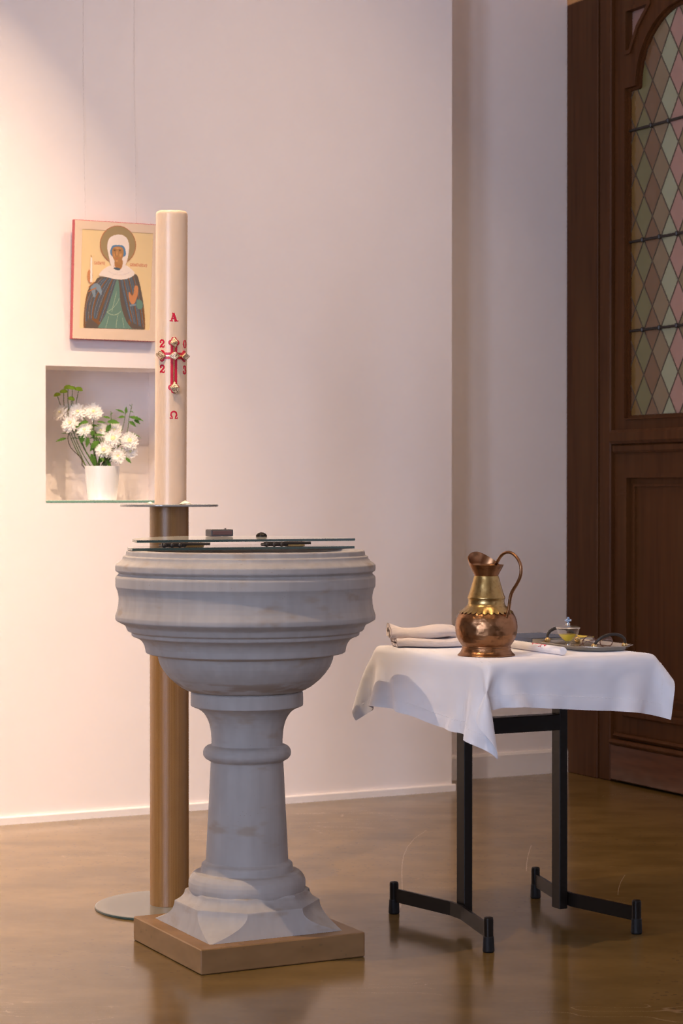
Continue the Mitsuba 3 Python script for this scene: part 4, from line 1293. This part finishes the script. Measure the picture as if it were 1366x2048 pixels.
def lip(az):
    c = np.cos(az - SPA)
    return np.where(c > 0, 0.0275 + 0.0325 * np.clip(c, 0, 1) ** 1.25, 0.0275 - 0.002 * c * 0) 
rows = []
for t in u_:
    H_ = lip(a_)
    z = t * H_
    base = 178 * EP
    flare = base + z * (88 * EP) / 0.0275
    c = np.cos(a_ - SPA)
    over_ = np.clip((z - 0.03) / 0.03, 0, 1)
    r = flare - np.clip(z - 0.0275, 0, 1) * 0.62 * np.clip(c, 0, 1) + 0 * over_
    rows.append(np.stack([r * np.cos(a_), r * np.sin(a_), ez(622) + z], 1))
rows = np.array(rows)
inr = rows[::-1].copy()
cc = rows.copy(); cc[..., :2] *= 0.965
fun = np.concatenate([rows, cc[::-1]], 0)
obj(ew + '__spout', moved(grid_mesh(fun.transpose(1, 0, 2), True), EW), 'mat_copper_plain', smooth=40, label='flared copper spout')
obj(ew + '__collar', moved(lathe([(180 * EP, ez(640)), (186 * EP, ez(636)), (186 * EP, ez(626)), (178 * EP, ez(620))], 72), EW), 'mat_brass', smooth=40)
HA = math.radians(-48)
hd = np.array([math.cos(HA), math.sin(HA), 0])
hs_ = math.cos(HA)
hp = [(830, 445), (862, 392), (905, 318), (960, 270), (1035, 262), (1105, 312), (1160, 400), (1183, 510), (1165, 630), (1115, 745), (1060, 850), (1030, 960), (1020, 1060), (1005, 1150), (985, 1230), (968, 1290)]
P = [EW + hd * ((x - 700) * EP / hs_) + [0, 0, ez(y)] for x, y in hp]
P = spline(P, 70)
obj(ew + '__handle', tube(P, np.r_[np.linspace(0.0043, 0.0045, 60), np.linspace(0.0045, 0.0054, 10)], 14, flat=0.85), 'mat_copper_plain', smooth=50, label='curved copper handle')
tail = spline([EW + hd * ((x - 700) * EP / hs_) + [0, 0, ez(y)] for x, y in ((968, 1285), (962, 1320), (975, 1380), (988, 1440))], 12)
obj(ew + '__handle_tail', tube(tail, np.linspace(0.0058, 0.0012, 12), 12, flat=0.5), 'mat_copper_plain', smooth=50)

# ------------------------------------------------------------------ folded towel
tw = thing('folded_towel', 'folded off white terry towel lying left of the copper ewer', 'towel')


def ribbon(cross, length, th, place_fn, seed, wob=0.004, wave=0.004):
    """cross: (w, z) polyline of the folded strip; swept along its length with uneven edges."""
    c = spline(cross, 44)
    nl = 40
    t = np.linspace(0, 1, nl)
    d = np.gradient(c, axis=0); d /= np.linalg.norm(d, axis=1, keepdims=True)
    nr2 = np.stack([-d[:, 1], d[:, 0]], 1)
    loop = np.vstack([c + nr2 * th / 2, (c - nr2 * th / 2)[::-1]])
    P = np.zeros((nl, len(loop), 3))
    for i, s in enumerate(t):
        P[i, :, 0] = (s - 0.5) * length
        P[i, :, 1] = loop[:, 0]
        P[i, :, 2] = loop[:, 1]
    f = meshkit.fbm(P * [14, 14, 9] + 3.3 * seed, 3, seed) - 0.5
    g = meshkit.fbm(P * [14, 14, 9] + 9.1 + seed, 3, seed + 3) - 0.5
    P[..., 1] += g * wob * 4
    hgt = np.clip((P[..., 2]) / 0.02, 0, 1)
    P[..., 2] += f * wave * 2.4 * hgt
    sN = t[:, None]
    P[..., 1] += 0.012 * np.cos(2.2 * np.pi * (sN - 0.1 * seed)) * (0.4 + 0.6 * seed % 2)
    P[..., 2] += hgt * (0.006 * np.sin(2 * np.pi * (sN * 1.1 + 0.22 * seed)) + 0.010 * (P[..., 1] * 6) * np.sin(np.pi * sN * 2.6 + seed)) * (seed - 0.4) * 0.4
    ends = (meshkit.fbm(np.stack([P[..., 1] * 20, P[..., 2] * 40, P[..., 0] * 0], -1) + seed, 2, seed) - 0.5) * 0.012
    P[..., 0] += ends * np.abs(t - 0.5)[:, None] * 2
    m = grid_mesh(P.transpose(1, 0, 2), True)
    k = len(loop)
    capf = []
    for e, (i0) in enumerate((0, nl - 1)):
        for j in range(k // 2 - 1):
            a0, a1 = j, j + 1
            b0, b1 = k - 1 - j, k - 2 - j
            ids = [x * nl + i0 for x in (a0, a1, b1, b0)]
            capf += [[ids[0], ids[1], ids[2]], [ids[0], ids[2], ids[3]]]
    m = trimesh.Trimesh(m.vertices, np.vstack([m.faces, capf]), process=False)
    m.vertices = place_fn(m.vertices)
    return m


TWC = on_z(846, 1292, CT)
TA = math.radians(6)


def tw_place(v):
    R = np.array([[math.cos(TA), -math.sin(TA), 0], [math.sin(TA), math.cos(TA), 0], [0, 0, 1]])
    w = v @ R.T + TWC
    w[:, 2] = np.maximum(w[:, 2], CT + 0.0006)
    return w


low = [(0.060, 0.0065), (0.02, 0.0060), (-0.035, 0.0060), (-0.066, 0.0075), (-0.074, 0.0115), (-0.066, 0.0165), (-0.03, 0.0180), (0.02, 0.0180), (0.06, 0.0175)]
upp = [(-0.010, 0.0250), (0.03, 0.0255), (0.060, 0.027), (0.068, 0.034), (0.060, 0.043), (0.030, 0.0465), (-0.012, 0.0440), (-0.034, 0.0380), (-0.043, 0.0305), (-0.036, 0.0255)]
obj(tw + '__lower_fold', ribbon(low, 0.185, 0.0085, lambda v: tw_place(v + [0.012, 0, 0]), 1), 'mat_towel', smooth=True)
obj(tw + '__upper_fold', ribbon(upp, 0.180, 0.0105, lambda v: tw_place(v + [0.0, 0.0, 0.002]), 2, 0.005, 0.006), 'mat_towel', smooth=True)

# ------------------------------------------------------------------ tray with cup and spectacles
tray = thing('metal_tray', 'small silver coloured tray with two arched handles, at the right end of the table', 'tray')
TRZ = CT + 0.0008
TRC = np.array([0.648, 5.500, TRZ])
TRA = math.radians(-66)                              # direction of its long axis
TL, TWD, CUT = 0.262, 0.150, 0.040


def oct_poly(l, w, c):
    return Polygon([(-l / 2 + c, -w / 2), (l / 2 - c, -w / 2), (l / 2, -w / 2 + c), (l / 2, w / 2 - c), (l / 2 - c, w / 2), (-l / 2 + c, w / 2), (-l / 2, w / 2 - c), (-l / 2, -w / 2 + c)])


def ring_pts(p, z):
    q = np.array(p.buffer(0.008, 6).exterior.coords)[:-1]
    return np.c_[q, np.full(len(q), z)]


base = oct_poly(TL - 0.03, TWD - 0.03, CUT * 0.8)
seq = [(-0.012, 0.0), (0.0, 0.0), (0.006, 0.003), (0.012, 0.0105), (0.0185, 0.0115), (0.0185, 0.0130), (0.011, 0.0125), (0.005, 0.0050), (-0.001, 0.0022), (-0.012, 0.0022)]
from shapely import Polygon as SP


def off(p, d):
    n = 64
    q = p.buffer(0.012 + d, 8)
    L_ = q.exterior.length
    return np.array([q.exterior.interpolate(i / n * L_).coords[0] for i in range(n)])


R_ = []
for d, z in seq:
    R_.append(np.c_[off(base, d), np.full(64, z)])
G = np.array(R_).transpose(1, 0, 2)
tm = grid_mesh(G, True)
botc, topc = len(tm.vertices), len(tm.vertices) + 1
nb = len(seq)
cap_f = []
for i in range(64):
    j = (i + 1) % 64
    cap_f += [[j * nb, i * nb, botc], [i * nb + nb - 1, j * nb + nb - 1, topc]]
tm = trimesh.Trimesh(np.vstack([tm.vertices, [0, 0, 0], [0, 0, 0.0022]]), np.vstack([tm.faces, cap_f]), process=False)
obj(tray + '__dish', moved(tm, TRC, TRA), 'mat_tray', smooth=35)


def on_tray(x, y, z):
    return TRC + np.array([x * math.cos(TRA) - y * math.sin(TRA), x * math.sin(TRA) + y * math.cos(TRA), z])


for e in (-1, 1):
    xe = e * (TL / 2 - 0.006)
    pth = []
    for q in np.linspace(0, np.pi, 25):
        pth.append(on_tray(xe - e * 0.004 + e * 0.018 * math.sin(q), 0.046 * math.cos(q), 0.0145 + 0.030 * math.sin(q)))
    hk = obj(tray + '__handle', tube(pth, 0.0032 + 0.0012 * np.sin(np.linspace(0, np.pi, 25)), 12), 'mat_iron', smooth=40, label='dark arched handle')
    for y in (-0.046, 0.046):
        b = trimesh.creation.icosphere(3, 0.0076)
        obj(hk + '__ball', moved(b, on_tray(xe - e * 0.004, y, 0.0140)), 'mat_gold', smooth=True, label='brass ball')

cup = thing('oil_cup', 'small glass cup of yellow oil with silver lid and cross, on the tray', 'cup')
CPC = on_z(1136, 1295.5, TRZ + 0.003)
CPC = np.array([CPC[0], CPC[1], TRZ + 0.0025])
k_ = 0.0342 / 25 / 5.45 * CPC[1]
s_ = CPC[1] / FPX
ft = [(0, 0), (0.0135, 0), (0.014, 0.0015), (0.0085, 0.004), (0.0068, 0.0075), (0.0068, 0.013), (0.0085, 0.0155), (0, 0.0155)]
obj(cup + '__foot', moved(lathe(ft, 40), CPC), 'mat_silver', smooth=35)
zo = 0.0158
gl = [(0, zo), (0.0075, zo), (0.015, zo + 0.006), (0.0235, zo + 0.016), (0.0290, zo + 0.028), (0.0308, zo + 0.036)]
obj(cup + '__glass', moved(lathe(gl, 48), CPC), 'mat_cup', smooth=35)
ol = [(0, zo + 0.0024), (0.0068, zo + 0.0026), (0.0137, zo + 0.0079), (0.0216, zo + 0.0172), (0.0238, zo + 0.021), (0, zo + 0.021)]
obj(cup + '__oil', moved(lathe(ol, 48), CPC), 'mat_oil', smooth=35)
ld = [(0, zo + 0.0362), (0.0322, zo + 0.0362), (0.0326, zo + 0.0385), (0.0310, zo + 0.0400), (0.022, zo + 0.0425), (0.010, zo + 0.0440), (0.006, zo + 0.0445), (0.0055, zo + 0.0495), (0, zo + 0.0495)]
lk = obj(cup + '__lid', moved(lathe(ld, 48), CPC), 'mat_silver', smooth=35)
cr = unary_union([sbox(-0.0024, -0.0085, 0.0024, 0.0085), sbox(-0.0085, -0.0024, 0.0085, 0.0024), sbox(-0.0040, -0.0040, 0.0040, 0.0040)])
cr = moved(extrude(cr, 0.003), (0, 0, 0), rx=math.pi / 2)
obj(lk + '__cross', moved(cr, CPC + [0, 0.0015, zo + 0.0572], 0.15), 'mat_check', label='blue enamelled cross knob')

sg_ = thing('spectacles', 'folded tortoiseshell spectacles lying in the tray', 'glasses')
fr, ln = [], []
for sx in (-1, 1):
    ring_ = [on_tray(0.062 + 0.0, 0.0 + sx * 0.026 + 0.019 * math.cos(q), 0.0195 + 0.0155 * math.sin(q)) for q in np.linspace(0, 2 * np.pi, 30)]
    obj(sg_ + '__rim', tube(ring_, 0.0013, 8), 'mat_tortoise', smooth=40)
    dsk = np.array(ring_[:-1]); c_ = dsk.mean(0)
    nv_ = len(dsk)
    fm = trimesh.Trimesh(np.vstack([dsk, c_]), [[i, (i + 1) % nv_, nv_] for i in range(nv_)], process=False)
    obj(sg_ + '__lens', fm, 'mat_lens')
    tpl = spline([on_tray(0.062, sx * 0.045, 0.024), on_tray(0.052 - 0.01 * (sx > 0), sx * 0.040, 0.024), on_tray(0.050 - 0.012 * (sx > 0), sx * 0.0, 0.018 + 0.004 * sx), on_tray(0.052 - 0.01 * (sx > 0), -sx * 0.045, 0.009)], 24)
    obj(sg_ + '__temple', tube(tpl, 0.0017, 8, flat=0.6), 'mat_tortoise', smooth=40)
obj(sg_ + '__bridge', tube(spline([on_tray(0.062, -0.008, 0.023), on_tray(0.062, 0, 0.026), on_tray(0.062, 0.008, 0.023)], 10), 0.0013, 8), 'mat_tortoise', smooth=40)

# ------------------------------------------------------------------ baptism candle lying on the cloth, books behind it
bc = thing('baptism_candle', 'white baptism candle with red print, lying between ewer and tray', 'candle')
B1 = on_z(1127, 1311.0, CT) * [1, 1, 0] + [0, 0, CT + 0.0112]
B0 = B1 + np.array([-0.112, 0.255, 0.0])
bd = (B1 - B0) / np.linalg.norm(B1 - B0)
rb = 0.0106
path = [B0, B0 + bd * 0.002, B1 - bd * 0.003, B1 - bd * 0.0008, B1]
obj(bc + '__shaft', tube(path, [rb - 0.001, rb, rb, rb - 0.0008, rb - 0.0025], 32), 'mat_white_wax', smooth=35)
side = np.cross(bd, [0, 0, 1.0])


def on_bc(poly, x0):                                 # poly: x along the candle, y round it
    m = extrude(poly, 0.0005).subdivide_to_size(0.003)
    v = m.vertices
    an = v[:, 1] / rb + math.radians(50)
    r = rb - 0.0001 + v[:, 2]
    w = B1[None] - bd[None] * (x0 + v[:, 0])[:, None] + side[None] * (r * np.cos(an))[:, None] + np.array([0, 0, 1.0])[None] * (r * np.sin(an))[:, None]
    return trimesh.Trimesh(w, m.faces, process=False)


dec = unary_union([stroke([(0.0, 0.004), (0.075, 0.004)], 0.0018), stroke([(0.018, -0.006), (0.018, 0.010)], 0.0022), stroke([(0.018, -0.002), (0.030, -0.005)], 0.0016), Point(0.0, 0.002).buffer(0.004), Point(0.055, 0.007).buffer(0.003), stroke([(0.062, -0.001), (0.075, 0.008)], 0.002)])
obj(bc + '__red_print', on_bc(dec, 0.085), 'mat_red', label='red printed motif')


def book(name, lab, cat_, corners, th, cover, ang=None):
    """corners: near-left, near-right, far-right, far-left points on the table (world, z ignored)."""
    t = thing(name, lab, cat_)
    c = np.array(corners)[:, :2]
    P = Polygon(c)
    z0 = CT + 0.0006
    obj(t + '__cover', cat([moved(extrude(P, 0.0018), (0, 0, z0)), moved(extrude(P, 0.0018), (0, 0, z0 + th - 0.0018)), moved(extrude(LineString([c[3], c[0]]).buffer(0.0012, cap_style=2), th), (0, 0, z0))]), cover)
    obj(t + '__pages', moved(extrude(P.buffer(-0.0035, join_style=2), th - 0.0038), (0, 0, z0 + 0.0019)), 'mat_pages')
    return t


BKO = UN([0.515, 5.60, 0])


def rect(o, du_, dn_, a):                            # rectangle in building frame from its near-left corner
    ca, sa = math.cos(a), math.sin(a)
    pts = [(0, 0), (du_, 0), (du_, dn_), (0, dn_)]
    return [W([o[0] + x * ca - y * sa, o[1] + x * sa + y * ca, 0]) for x, y in pts]


book('prayer_book', 'dark blue book lying behind the baptism candle', 'book', rect(BKO, 0.145, 0.185, 0.0), 0.0185, 'mat_navy')
BK2 = BKO + np.array([0.150, 0.035, 0])
book('yellow_booklet', 'yellow covered book beside the dark blue book, behind the oil cup', 'book', rect(BK2, 0.075, 0.125, 0.0), 0.0135, 'mat_yellow')
